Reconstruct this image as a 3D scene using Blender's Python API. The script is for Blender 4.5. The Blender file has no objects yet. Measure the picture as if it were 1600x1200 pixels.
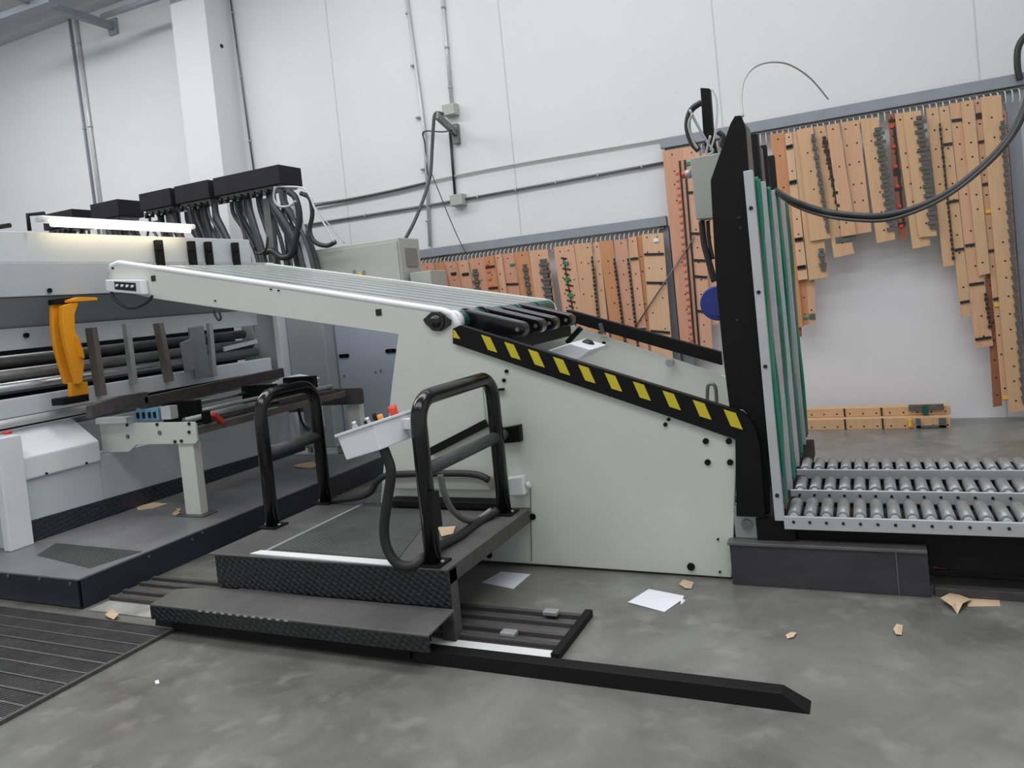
import bpy, bmesh, math, random
from mathutils import Vector, Matrix
random.seed(7)
scene = bpy.context.scene
COL = scene.collection

# ---------------------------------------------------------------- camera
CAM_H = 1.70
F_PX, PCY = 1180.0, 504.0
CAM_ROT = (Matrix.Rotation(.434, 3, 'Z') @ Matrix.Rotation(1.539, 3, 'X') @ Matrix.Rotation(-.101, 3, 'Z'))
cam_data = bpy.data.cameras.new('camera')
cam = bpy.data.objects.new('camera', cam_data)
COL.objects.link(cam)
cam_data.sensor_fit = 'HORIZONTAL'
cam_data.sensor_width = 36.0
cam_data.lens = F_PX / 1600 * 36.0
cam_data.shift_y = -(600 - PCY) / 1600
cam_data.clip_end = 200
cam.matrix_world = Matrix.Translation((0, 0, CAM_H)) @ CAM_ROT.to_4x4()
scene.camera = cam

def P(x, y, ax, val):
    """point of the photograph (1600x1200) on the world plane ax = val"""
    d = CAM_ROT @ Vector((x - 800, PCY - y, -F_PX))
    k = 'XYZ'.index(ax)
    c = Vector((0, 0, CAM_H))
    return c + d * ((val - c[k]) / d[k])

# ---------------------------------------------------------------- light and colour
scene.view_settings.view_transform = 'Standard'
scene.view_settings.look = 'None'
scene.view_settings.gamma = 1.0
scene.view_settings.use_curve_mapping = False
scene.view_settings.exposure = -0.08
world = bpy.data.worlds.new('hall_light')
scene.world = world
world.use_nodes = True
bg = world.node_tree.nodes['Background']
bg.inputs['Color'].default_value = (.975, .98, 1.0, 1)
bg.inputs['Strength'].default_value = 0.62

def area(name, loc, sx, sy, power, col=(1, 1, 1), rot=(0, 0, 0)):
    l = bpy.data.lights.new(name, 'AREA')
    l.shape = 'RECTANGLE'; l.size = sx; l.size_y = sy; l.energy = power; l.color = col
    o = bpy.data.objects.new(name, l); COL.objects.link(o)
    o.location = loc; o.rotation_euler = rot
    return o
area('added_fill_lamp', (-2.5, 4.6, 7.3), 9, 1.6, 315, (1.0, .995, .985))  # this and the next three: unseen area lamps added to light the hall
area('added_fill_lamp', (-2.5, 0.2, 7.3), 11, 2.0, 330, (1.0, .995, .985))
area('added_fill_lamp', (-2.5, 7.4, 7.3), 8, 1.0, 60, (1.0, .995, .985))
area('added_fill_lamp', (-11.0, 4.6, 7.3), 6, 2.0, 420, (1.0, .995, .985))  # added to brighten the wall left of the pillar

# ---------------------------------------------------------------- materials
def lin(c):
    c = c / 255.0
    return c / 12.92 if c <= .04045 else ((c + .055) / 1.055) ** 2.4
def rgb(r, g, b): return (lin(r), lin(g), lin(b), 1)

def mat(name, col, rough=.5, metal=0.0, noise=.0, nscale=6.0, bump=0.0, bscale=40.0, spec=.5,
        stretch=(1, 1, 1), kind='noise', rvar=0.0, coat=0.0):
    m = bpy.data.materials.new(name); m.use_nodes = True
    nt = m.node_tree; b = nt.nodes['Principled BSDF']
    b.inputs['Base Color'].default_value = col
    b.inputs['Roughness'].default_value = rough
    b.inputs['Metallic'].default_value = metal
    b.inputs['Specular IOR Level'].default_value = spec
    b.inputs['Coat Weight'].default_value = coat
    tc = nt.nodes.new('ShaderNodeTexCoord')
    mp = nt.nodes.new('ShaderNodeMapping'); mp.inputs['Scale'].default_value = stretch
    nt.links.new(tc.outputs['Object'], mp.inputs['Vector'])
    oi = nt.nodes.new('ShaderNodeObjectInfo'); sc = nt.nodes.new('ShaderNodeVectorMath'); sc.operation = 'SCALE'
    sc.inputs[0].default_value = (37, 53, 71)
    nt.links.new(oi.outputs['Random'], sc.inputs['Scale']); nt.links.new(sc.outputs[0], mp.inputs['Location'])
    if noise:
        n = nt.nodes.new('ShaderNodeTexNoise'); n.inputs['Scale'].default_value = nscale
        n.inputs['Detail'].default_value = 6; n.inputs['Roughness'].default_value = .62
        nt.links.new(mp.outputs[0], n.inputs['Vector'])
        r = nt.nodes.new('ShaderNodeValToRGB')
        r.color_ramp.elements[0].position = .3; r.color_ramp.elements[1].position = .7
        r.color_ramp.elements[0].color = tuple(c * (1 - noise) for c in col[:3]) + (1,)
        r.color_ramp.elements[1].color = tuple(min(1, c * (1 + noise * .7)) for c in col[:3]) + (1,)
        nt.links.new(n.outputs['Fac'], r.inputs['Fac'])
        nt.links.new(r.outputs['Color'], b.inputs['Base Color'])
        if rvar:
            mr = nt.nodes.new('ShaderNodeMapRange')
            mr.inputs['To Min'].default_value = max(.05, rough - rvar); mr.inputs['To Max'].default_value = min(1, rough + rvar)
            nt.links.new(n.outputs['Fac'], mr.inputs['Value']); nt.links.new(mr.outputs[0], b.inputs['Roughness'])
    if bump:
        if kind == 'plate':
            t = nt.nodes.new('ShaderNodeTexVoronoi'); t.inputs['Scale'].default_value = bscale
            t.inputs['Randomness'].default_value = 0.15
            mp2 = nt.nodes.new('ShaderNodeMapping'); mp2.inputs['Rotation'].default_value = (.785, .785, .785)
            nt.links.new(tc.outputs['Object'], mp2.inputs['Vector']); nt.links.new(mp2.outputs[0], t.inputs['Vector'])
            src = t.outputs['Distance']
        else:
            t = nt.nodes.new('ShaderNodeTexNoise'); t.inputs['Scale'].default_value = bscale
            t.inputs['Detail'].default_value = 4
            nt.links.new(mp.outputs[0], t.inputs['Vector']); src = t.outputs['Fac']
        bp = nt.nodes.new('ShaderNodeBump'); bp.inputs['Strength'].default_value = bump
        bp.inputs['Distance'].default_value = .01
        nt.links.new(src, bp.inputs['Height']); nt.links.new(bp.outputs[0], b.inputs['Normal'])
    return m

M = {}
M['wall'] = mat('white_wall_panel', rgb(218, 219, 222), .7, noise=.03, nscale=.7)
M['joint'] = mat('panel_joint', rgb(196, 198, 202), .8, noise=.1)
M['ceiling'] = mat('ceiling_sheet', rgb(190, 192, 196), .7, noise=.05)
M['cream'] = mat('cream_paint', rgb(216, 219, 214), .42, noise=.035, nscale=2.0)
M['cream_top'] = mat('white_edge_paint', rgb(236, 237, 238), .3, noise=.02)
M['pale'] = mat('pale_grey_paint', rgb(196, 203, 208), .42, noise=.04, nscale=1.5)
M['white'] = mat('white_enamel', rgb(228, 231, 236), .32, noise=.02)
M['greygreen'] = mat('grey_green_paint', rgb(150, 158, 160), .45, noise=.06, nscale=2)
M['bluegrey'] = mat('blue_grey_paint', rgb(156, 165, 178), .45, noise=.05, nscale=2)
M['boxgrey'] = mat('light_grey_plastic', rgb(172, 174, 168), .5, noise=.04)
M['rack'] = mat('rack_grey_paint', rgb(140, 146, 156), .45, noise=.08, nscale=4)
M['gloss'] = mat('gloss_black_paint', rgb(20, 20, 22), .18, noise=.2, nscale=3)
M['black'] = mat('satin_black_paint', rgb(13, 13, 14), .55, noise=.15, nscale=3, spec=.25)
M['walk'] = mat('worn_walkway_plate', rgb(122, 122, 124), .42, noise=.2, nscale=2.2, bump=.2, bscale=60, rvar=.12)
M['silver'] = mat('worn_bright_plate', rgb(176, 176, 172), .4, .2, noise=.4, nscale=5)
M['rollersteel'] = mat('worn_roller_steel', rgb(158, 160, 161), .4, .4, noise=.15, nscale=8)
M['hood'] = mat('hood_grey_paint', rgb(172, 180, 186), .45, noise=.04, nscale=1.5)
M['matblack'] = mat('matt_black_cover', rgb(29, 29, 32), .75, noise=.15, nscale=5, spec=.3)
M['rubber'] = mat('black_rubber', rgb(38, 38, 40), .45, noise=.2, nscale=8)
M['hose'] = mat('dark_grey_hose', rgb(70, 70, 72), .5, noise=.2, nscale=15)
M['navy'] = mat('navy_black_plate', rgb(42, 46, 56), .4, noise=.15, nscale=4)
M['deckplate'] = mat('worn_dark_deck', rgb(88, 88, 88), .45, noise=.22, nscale=2.5, bump=.25, bscale=60, rvar=.12)
M['tread'] = mat('diamond_plate_tread', rgb(70, 71, 71), .5, noise=.3, nscale=3, bump=.7, bscale=42, kind='plate')
M['skirt'] = mat('diamond_plate_black', rgb(36, 37, 39), .35, noise=.2, nscale=6, bump=.9, bscale=36, kind='plate')
M['kick'] = mat('diamond_plate_navy', rgb(44, 48, 58), .38, noise=.15, nscale=6, bump=.9, bscale=32, kind='plate')
M['steel'] = mat('brushed_steel', rgb(172, 174, 176), .32, .85, noise=.15, nscale=5, stretch=(1, 1, 8))
M['dullsteel'] = mat('dull_steel', rgb(120, 120, 120), .45, .6, noise=.25, nscale=6)
M['zinc'] = mat('zinc_plated', rgb(170, 172, 173), .42, .35, noise=.1, nscale=8)
M['alu'] = mat('aluminium_profile', rgb(200, 201, 203), .4, .2, noise=.08, nscale=6)
M['brownsteel'] = mat('brown_stained_steel', rgb(112, 106, 104), .5, .2, noise=.3, nscale=5)
M['darkbeam'] = mat('dark_weathered_beam', rgb(76, 74, 74), .55, noise=.35, nscale=4, stretch=(1, 5, 5))
M['boxbeam'] = mat('charcoal_beam', rgb(62, 62, 65), .55, noise=.25, nscale=4, stretch=(1, 3, 3))
M['yellow'] = mat('yellow_warning', rgb(212, 196, 48), .5, noise=.06)
M['orange'] = mat('orange_yellow_paint', rgb(236, 158, 32), .42, noise=.05)
M['red'] = mat('red_plastic', rgb(214, 62, 36), .4, noise=.05)
M['amber'] = mat('amber_plastic', rgb(224, 150, 60), .4, noise=.05)
M['coral'] = mat('red_rubber_pads', rgb(224, 112, 92), .7, noise=.08)
M['green'] = mat('green_rubber', rgb(30, 134, 104), .45, noise=.15)
M['darkgreen'] = mat('dark_green_belt', rgb(22, 84, 70), .4, noise=.15)
M['belt'] = mat('belt_sheen_grey', rgb(150, 158, 156), .3, noise=.08, nscale=4)  # grey is the grazing sheen of the green belts, put into the colour
M['slider'] = mat('slider_bed_steel', rgb(150, 155, 154), .3, .4, noise=.1, nscale=3)
M['blue'] = mat('blue_motor_paint', rgb(36, 58, 140), .4, noise=.1)
M['cyan'] = mat('blue_grey_module', rgb(110, 160, 186), .5, noise=.08)
M['paper'] = mat('white_paper', rgb(228, 230, 240), .7, noise=.03)
M['card'] = mat('cardboard', rgb(205, 180, 152), .85, noise=.1)
M['brass'] = mat('yellow_cap', rgb(226, 186, 60), .5, noise=.05)
M['clear'] = mat('smoked_clear_plastic', rgb(122, 124, 128), .25, noise=.05)
M['hole'] = mat('dark_hole', rgb(46, 36, 30), .8, noise=.1)
M['ruler'] = mat('dark_cutting_rule', rgb(44, 42, 42), .5, .3, noise=.1)
M['greyrub'] = mat('grey_ejection_rubber', rgb(92, 94, 94), .8, noise=.35, nscale=30)
M['cord'] = mat('white_cord', rgb(206, 206, 204), .6, noise=.03)
M['label_grey'] = mat('grey_label', rgb(128, 128, 124), .6, noise=.05)
W = {}
for k, c in dict(pink=(208, 162, 134), rose=(200, 150, 124), tan=(203, 166, 128), honey=(196, 154, 110),
                 orange=(194, 138, 96), brown=(146, 92, 64), pale=(212, 174, 140), sand=(204, 162, 128)).items():
    W[k] = mat('plywood_' + k, rgb(*c), .62, noise=.09, nscale=3.5, stretch=(9, 9, .8))

# concrete floor: mottled, worn, slightly glossy
m = bpy.data.materials.new('concrete_floor'); m.use_nodes = True
nt = m.node_tree; b = nt.nodes['Principled BSDF']
tc = nt.nodes.new('ShaderNodeTexCoord')
n1 = nt.nodes.new('ShaderNodeTexNoise'); n1.inputs['Scale'].default_value = 1.9; n1.inputs['Detail'].default_value = 10; n1.inputs['Roughness'].default_value = .6
n1.inputs['Distortion'].default_value = .5
n2 = nt.nodes.new('ShaderNodeTexNoise'); n2.inputs['Scale'].default_value = 7; n2.inputs['Detail'].default_value = 6
n3 = nt.nodes.new('ShaderNodeTexNoise'); n3.inputs['Scale'].default_value = 60; n3.inputs['Detail'].default_value = 4
for n in (n1, n2, n3): nt.links.new(tc.outputs['Object'], n.inputs['Vector'])
r1 = nt.nodes.new('ShaderNodeValToRGB')
r1.color_ramp.elements[0].position = .33; r1.color_ramp.elements[1].position = .68
r1.color_ramp.elements[0].color = rgb(94, 95, 93); r1.color_ramp.elements[1].color = rgb(128, 129, 126)
nt.links.new(n1.outputs['Fac'], r1.inputs['Fac'])
r2 = nt.nodes.new('ShaderNodeValToRGB')
r2.color_ramp.elements[0].position = .54; r2.color_ramp.elements[1].position = .78
r2.color_ramp.elements[0].color = (0, 0, 0, 1); r2.color_ramp.elements[1].color = (.55, .55, .55, 1)
nt.links.new(n2.outputs['Fac'], r2.inputs['Fac'])
mx = nt.nodes.new('ShaderNodeMixRGB'); mx.inputs['Color2'].default_value = rgb(150, 150, 146)
nt.links.new(r2.outputs['Color'], mx.inputs['Fac']); nt.links.new(r1.outputs['Color'], mx.inputs['Color1'])
nt.links.new(mx.outputs['Color'], b.inputs['Base Color'])
mr = nt.nodes.new('ShaderNodeMapRange'); mr.inputs['To Min'].default_value = .2; mr.inputs['To Max'].default_value = .4
nt.links.new(n1.outputs['Fac'], mr.inputs['Value']); nt.links.new(mr.outputs[0], b.inputs['Roughness'])
bp_ = nt.nodes.new('ShaderNodeBump'); bp_.inputs['Strength'].default_value = .12; bp_.inputs['Distance'].default_value = .004
nt.links.new(n3.outputs['Fac'], bp_.inputs['Height']); nt.links.new(bp_.outputs[0], b.inputs['Normal'])
M['floor'] = m

m = bpy.data.materials.new('lit_tube'); m.use_nodes = True
b = m.node_tree.nodes['Principled BSDF']
b.inputs['Base Color'].default_value = (1, .95, .85, 1)
b.inputs['Emission Color'].default_value = (1.0, .84, .58, 1)
b.inputs['Emission Strength'].default_value = 5.0
M['tube'] = m

# ---------------------------------------------------------------- mesh builder
WO = {}
class MB:
    def __init__(s): s.v = []; s.f = []; s.m = []; s.sm = []; s.mats = []
    def mi(s, mt):
        if mt is None: return 0
        if mt not in s.mats: s.mats.append(mt)
        return s.mats.index(mt)
    def add(s, vs, fs, mt=None, smooth=False):
        o = len(s.v); s.v += [tuple(v) for v in vs]
        k = s.mi(mt)
        for f in fs:
            s.f.append(tuple(i + o for i in f)); s.m.append(k); s.sm.append(smooth)
        return s
    def box(s, x0, x1, y0, y1, z0, z1, mt=None):
        x0, x1 = min(x0, x1), max(x0, x1); y0, y1 = min(y0, y1), max(y0, y1); z0, z1 = min(z0, z1), max(z0, z1)
        vs = [(x0, y0, z0), (x1, y0, z0), (x1, y1, z0), (x0, y1, z0), (x0, y0, z1), (x1, y0, z1), (x1, y1, z1), (x0, y1, z1)]
        return s.add(vs, [(0, 3, 2, 1), (4, 5, 6, 7), (0, 1, 5, 4), (1, 2, 6, 5), (2, 3, 7, 6), (3, 0, 4, 7)], mt)
    def prism(s, pts, off, mt=None):
        """polygon of 3-D points extruded by the vector off"""
        n = len(pts); off = Vector(off)
        vs = [Vector(p) for p in pts] + [Vector(p) + off for p in pts]
        fs = [tuple(range(n)), tuple(range(2 * n - 1, n - 1, -1))]
        fs += [(i, (i + 1) % n, (i + 1) % n + n, i + n) for i in range(n)]
        return s.add(vs, fs, mt)
    def pan(s, pix, ax, val, depth, mt=None):
        """outline seen in the photo on the plane ax = val, given real thickness depth"""
        off = Vector((0, 0, 0)); off['XYZ'.index(ax)] = depth
        return s.prism([P(x, y, ax, val) for x, y in pix], off, mt)
    def tube(s, pts, r, seg=10, mt=None, smoothpath=True, cap=True):
        pts = [Vector(p) for p in pts]
        if smoothpath and len(pts) > 2: pts = spline(pts)
        n = len(pts); rr = r if isinstance(r, (list, tuple)) else [r] * n
        if len(rr) != n: rr = [rr[min(len(rr) - 1, int(i * len(rr) / n))] for i in range(n)]
        vs = []; up = Vector((0, 0, 1))
        t0 = (pts[1] - pts[0]).normalized()
        a = t0.cross(up)
        if a.length < .05: a = t0.cross(Vector((1, 0, 0)))
        a.normalize()
        for i, p in enumerate(pts):
            if i == 0: t = t0
            elif i == n - 1: t = (pts[-1] - pts[-2]).normalized()
            else: t = ((pts[i + 1] - p).normalized() + (p - pts[i - 1]).normalized()).normalized()
            a = (a - t * a.dot(t)).normalized(); c = t.cross(a)
            for k in range(seg):
                w = 2 * math.pi * k / seg
                vs.append(p + (a * math.cos(w) + c * math.sin(w)) * rr[i])
        fs = []
        for i in range(n - 1):
            for k in range(seg):
                k2 = (k + 1) % seg
                fs.append((i * seg + k, i * seg + k2, (i + 1) * seg + k2, (i + 1) * seg + k))
        s.add(vs, fs, mt, True)
        if cap:
            s.add(vs[:seg], [tuple(range(seg - 1, -1, -1))], mt); s.add(vs[-seg:], [tuple(range(seg))], mt)
        return s
    def cyl(s, p0, p1, r, seg=16, mt=None): return s.tube([p0, p1], r, seg, mt, False)
    def bar(s, p0, p1, w, h, mt=None):
        """rectangular bar from p0 to p1, w across, h tall"""
        p0 = Vector(p0); p1 = Vector(p1); t = (p1 - p0).normalized()
        a = t.cross(Vector((0, 0, 1)))
        if a.length < .05: a = Vector((1, 0, 0))
        a.normalize(); c = a.cross(t).normalized()
        q = [p0 + a * sx * w / 2 + c * sz * h / 2 for sx, sz in ((-1, -1), (1, -1), (1, 1), (-1, 1))]
        return s.prism(q, p1 - p0, mt)
    def ball(s, c, r, mt=None, sx=1, sy=1, sz=1, seg=12, ring=7):
        vs = []; fs = []; c = Vector(c)
        for i in range(ring + 1):
            th = math.pi * i / ring
            for k in range(seg):
                w = 2 * math.pi * k / seg
                vs.append(c + Vector((r * sx * math.sin(th) * math.cos(w), r * sy * math.sin(th) * math.sin(w), r * sz * math.cos(th))))
        for i in range(ring):
            for k in range(seg):
                k2 = (k + 1) % seg
                fs.append((i * seg + k, (i + 1) * seg + k, (i + 1) * seg + k2, i * seg + k2))
        return s.add(vs, fs, mt, True)
    def build(s, name, mt=None, parent=None, bevel=0.0, seg=2):
        me = bpy.data.meshes.new(name)
        me.from_pydata(s.v, [], s.f)
        if not s.mats: s.mats = [mt if mt else M['cream']]
        elif mt is not None and None in s.mats: pass
        for x in s.mats: me.materials.append(x)
        for p, k, q in zip(me.polygons, s.m, s.sm): p.material_index = k; p.use_smooth = q
        bm = bmesh.new(); bm.from_mesh(me)
        bmesh.ops.remove_doubles(bm, verts=bm.verts, dist=1e-6)
        bmesh.ops.recalc_face_normals(bm, faces=bm.faces)
        bm.to_mesh(me); bm.free()
        lo = Vector([min(v.co[k] for v in me.vertices) for k in range(3)])
        hi = Vector([max(v.co[k] for v in me.vertices) for k in range(3)])
        c = (lo + hi) / 2
        if parent is None: c.z = lo.z
        me.transform(Matrix.Translation(-c))
        o = bpy.data.objects.new(name, me); COL.objects.link(o)
        if bevel:
            md = o.modifiers.new('bevel', 'BEVEL'); md.width = bevel; md.segments = seg
            md.limit_method = 'ANGLE'; md.angle_limit = math.radians(40)
        WO[o.name] = c
        if parent is not None:
            o.parent = parent
            o.location = c - WO[parent.name]
        else:
            o.location = c
        return o

def spline(pts, n=6):
    out = []
    for i in range(len(pts) - 1):
        p0 = pts[max(0, i - 1)]; p1 = pts[i]; p2 = pts[i + 1]; p3 = pts[min(len(pts) - 1, i + 2)]
        for k in range(n):
            t = k / n
            out.append(.5 * ((2 * p1) + (p2 - p0) * t + (2 * p0 - 5 * p1 + 4 * p2 - p3) * t * t + (3 * p1 - p0 - 3 * p2 + p3) * t ** 3))
    out.append(pts[-1]); return out

def tag(o, label, cat, group=None):
    o['label'] = label; o['category'] = cat
    if group: o['group'] = group
    return o
def thing(name, label, cat, loc=(0, 0, 0), group=None):
    o = bpy.data.objects.new(name, None); COL.objects.link(o); o.location = loc
    o.empty_display_size = .1
    WO[o.name] = Vector(loc)
    return tag(o, label, cat, group)
def struct(o): o['kind'] = 'structure'; return o
def lab(o, label): o['label'] = label; return o
# ================================================================ SETTING
WY = 8.95                                   # back wall plane
f = MB(); f.box(-18, 6, -4, 9.2, -.2, 0, M['floor']); struct(f.build('floor'))
w = MB(); w.box(-18, 6, WY, WY + .2, 0, 9, M['wall']); struct(w.build('wall_back'))
c = MB(); c.box(-18, 6, -4, 9.15, 7.48, 7.6, M['ceiling']); struct(c.build('ceiling'))
w = MB(); w.box(-18.2, -18, -4, 9.2, 0, 7.5, M['wall']); struct(w.build('wall_left'))
w = MB(); w.box(-9.0, -8.32, 8.45, WY + .01, 0, 7.48, M['wall']); col_ = struct(w.build('trim_1', bevel=.01))
q = P(346, 72, 'X', -8.32); MB().cyl(q, q + Vector((.01, 0, 0)), .03, 10).build('bolt_hole', M['ruler'], col_)
k = 2
for x in (-6.55, -3.89, -1.27, 1.24):       # joints between the precast wall panels
    j = MB(); j.box(x - .006, x + .006, WY - .004, WY + .01, 0, 7.48, M['joint']); struct(j.build('trim_%d' % k)); k += 1
b = MB(); b.box(-18, -9.0, 8.75, WY + .01, 7.2, 7.48, M['ceiling']); struct(b.build('trim_6'))

# steel bracket and purlin under the ceiling, top left
t = thing('roof_bracket', 'grey steel arm with an end plate fixed high on the wall', 'bracket', (-10.8, 8.9, 6.8))
MB().bar((-10.83, WY - .02, 6.84), (-10.83, 7.1, 6.84), .09, .12).build('arm', M['rack'], t, .004)
MB().box(-10.93, -10.73, WY - .04, WY - .003, 6.70, 6.96).build('end_plate', M['rack'], t, .004)
MB().tube([P(160, 26, 'Y', 8.3), P(300, -22, 'Y', 8.3)], .045, 12, None, False).build('cross_tube', M['rack'], t)
o = MB().bar(P(-20, 37, 'Y', 7.6), P(84, 0, 'Y', 7.6), .16, .1).build('cable_tray', M['rack'], None, .004)
tag(o, 'grey cable tray running along the ceiling at the top left', 'cable tray')

def conduit(pts, r, name, label, m='dullsteel', clips=0, cat='pipe', group=None):
    o = MB().tube(pts, r, 10, None, False).build(name, M[m]); tag(o, label, cat, group)
    if clips:
        a, b2 = Vector(pts[0]), Vector(pts[-1])
        for i in range(clips):
            p = a.lerp(b2, (i + .5) / clips)
            d = (b2 - a).normalized()
            q = MB().tube([p - d * .012, p + d * .012], r + .008, 10, None, False)
            q.build('pipe_clip', M['zinc'], o)
    return o
YC = WY - .03
conduit([(-11.86, YC, 7.46), (-11.74, YC, 3.2)], .02, 'wall_conduit', 'thin blue-grey pipe down the far left wall, left of a close pair', 'rack', 3)
conduit([(-11.70, YC, 7.46), (-11.60, YC, 3.2)], .03, 'wall_conduit', 'thicker grey pipe down the far left wall, right of a close pair', 'alu', 3)
conduit([P(356, -30, 'Y', YC), P(397, 270, 'Y', YC)], .013, 'wall_conduit', 'thin dark pipe running down just right of the white wall pillar', 'dullsteel', 3)
conduit([P(633, -20, 'Y', YC), P(663, 205, 'Y', YC), P(672, 385, 'Y', YC)], .022, 'wall_conduit', 'long vertical grey pipe left of the upper junction box', 'alu', 5)
conduit([P(690, -20, 'Y', YC), P(706, 168, 'Y', YC)], .022, 'wall_conduit', 'vertical grey pipe dropping into the upper junction box', 'alu', 3)
conduit([P(703, 205, 'Y', YC), P(711, 305, 'Y', YC)], .018, 'wall_conduit', 'short black pipe joining the two junction boxes', 'rubber', 0)
conduit([P(440, 358, 'Y', YC), P(718, 313, 'Y', YC)], .018, 'wall_conduit', 'lower horizontal pipe on the wall, left of the lower junction box', 'dullsteel', 3)
conduit([P(718, 313, 'Y', YC), P(1039, 254, 'Y', YC)], .018, 'wall_conduit', 'lower horizontal pipe on the wall, between the lower junction box and the tall rack', 'dullsteel', 5)
o = MB().tube([P(490, 318, 'Y', YC), P(545, 310, 'Y', YC), P(610, 297, 'Y', YC), P(660, 286, 'Y', YC), P(740, 269, 'Y', YC), P(850, 249, 'Y', YC), P(1039, 217, 'Y', YC)], .012, 8).build('wall_cable', M['boxgrey'])
tag(o, 'upper pale cable running across the wall above the lower pipe', 'cable')
o = MB().tube([P(490, 322, 'Y', YC - .02), P(560, 309, 'Y', YC - .02), P(610, 299, 'Y', YC - .02), P(665, 286, 'Y', YC - .02)], .016, 8).build('wall_cable', M['hose'])
tag(o, 'dark sagging cable on the wall left of the vertical pipe', 'cable')

def jbox(px, label):
    t = thing('junction_box', label, 'junction box', P(*px, 'Y', YC))
    p = P(*px, 'Y', YC)
    MB().box(p.x - .095, p.x + .095, YC - .09, YC + .03, p.z - .075, p.z + .075).build('box', M['boxgrey'], t, .008)
    MB().box(p.x - .09, p.x + .09, YC - .105, YC - .091, p.z - .07, p.z + .07).build('lid', M['boxgrey'], t, .006)
jbox((706, 173), 'upper grey junction box on the wall above the slanted bracket')
jbox((718, 313), 'lower grey junction box on the wall where the pipes meet')
t = thing('cable_bracket', 'grey triangular wall bracket holding a drooping cable', 'bracket', P(705, 200, 'Y', YC))
a1 = P(712, 208, 'Y', 8.9); a2 = P(682, 180, 'Y', 8.35)
MB().bar(a1, a2, .05, .09).build('arm', M['dullsteel'], t, .004)
MB().box(a1.x - .04, a1.x + .04, 8.88, WY - .002, a1.z - .14, a1.z + .12).build('mounting_plate', M['dullsteel'], t, .004)
o = MB().tube([P(692, 178, 'Y', 8.5), P(680, 178, 'Y', 8.36), P(677, 200, 'Y', 8.34), P(675, 235, 'Y', 8.34), P(672, 275, 'Y', 8.3), P(662, 310, 'Y', 8.2), P(648, 345, 'Y', 8.0), P(634, 372, 'Y', 7.9)], .022, 10).build('supply_cable', M['hose'])
tag(o, 'thick grey cable drooping from the wall bracket to the control cabinet', 'cable')
o = MB().tube([P(706, 204, 'Y', 8.7), P(690, 206, 'Y', 8.8), P(662, 206, 'Y', 8.88), P(664, 225, 'Y', 8.9), P(668, 270, 'Y', 8.88), P(672, 275, 'Y', 8.5)], .009, 8).build('thin_cable', M['rubber'])
tag(o, 'thin black cable looping from the wall bracket round the vertical pipe', 'cable')
o = MB().tube([P(673, 268, 'Y', 8.4), P(686, 300, 'Y', 8.5), P(700, 335, 'Y', 8.6), P(716, 372, 'Y', 8.7), P(728, 395, 'Y', 8.72)], .006, 6).build('thin_cable', M['hose'])
tag(o, 'thin grey wire slanting down from the drooping cable to the low rack', 'cable')

# ================================================================ FEEDER MACHINE ON THE LEFT
XF = -5.93
mach = thing('feeder_machine', 'large pale grey box-making machine with a dark open mouth of rollers', 'machine', (-6.4, 5.2, .2))
Y0, Y1 = 3.0, 6.9
def yz(name, X, pts, depth, mt, parent=mach, bevel=.006):
    return MB().prism([(X, y, z) for y, z in pts], (depth, 0, 0)).build(name, mt, parent, bevel)
yz('upper_beam', -6.1, [(Y0, 2.39), (6.47, 2.39), (6.47, 2.645), (Y0, 2.635)], -.5, M['pale'])
yz('front_hood', -6.085, [(Y0, 2.11), (6.8, 2.11), (6.8, 2.388), (Y0, 2.388)], -.45, M['hood'])
MB().prism([(-6.12, Y0, 2.105), (-6.42, Y0, 1.86), (-6.45, Y0, 1.86), (-6.45, Y0, 2.105)], (0, 3.8, 0)).build('recess_panel', M['greygreen'], mach)
yz('upper_cross_beam', -6.38, [(Y0, 1.69), (6.75, 1.69), (6.75, 1.87), (Y0, 1.87)], -.12, M['pale'])
yz('lower_cross_beam', -6.24, [(Y0, 1.15), (6.75, 1.15), (6.75, 1.30), (Y0, 1.30)], -.12, M['pale'])
yz('inner_back', -6.85, [(Y0, 1.0), (6.85, 1.0), (6.85, 1.9), (Y0, 1.9)], -.05, M['matblack'])
yz('base_panel', XF, [(Y0 + .5, .36), (6.75, .30), (6.75, .69), (Y0 + .5, .74)], -.3, M['pale'])
yz('lower_body', XF - .32, [(Y0, .2), (6.8, .2), (6.8, 1.0), (Y0, 1.0)], -.6, M['greygreen'])
yz('kick_plate', XF + .01, [(3.63, .2), (6.8, .2), (6.8, .30), (3.63, .37)], -.06, M['kick'])
for nm, X, z, r, mt in (('top_roller', -6.62, 1.60, .05, 'dullsteel'), ('feed_roller', -6.52, 1.48, .055, 'dullsteel'), ('polished_roller', -6.45, 1.38, .05, 'steel'), ('draw_roller', -6.66, 1.36, .06, 'black')):
    MB().cyl((X, Y0, z), (X, 6.75, z), r, 20).build(nm, M[mt], mach)
MB().cyl((-6.15, Y0, 1.12), (-6.15, 4.4, 1.12), .035, 14).build('guide_tube', M['alu'], mach)
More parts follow.
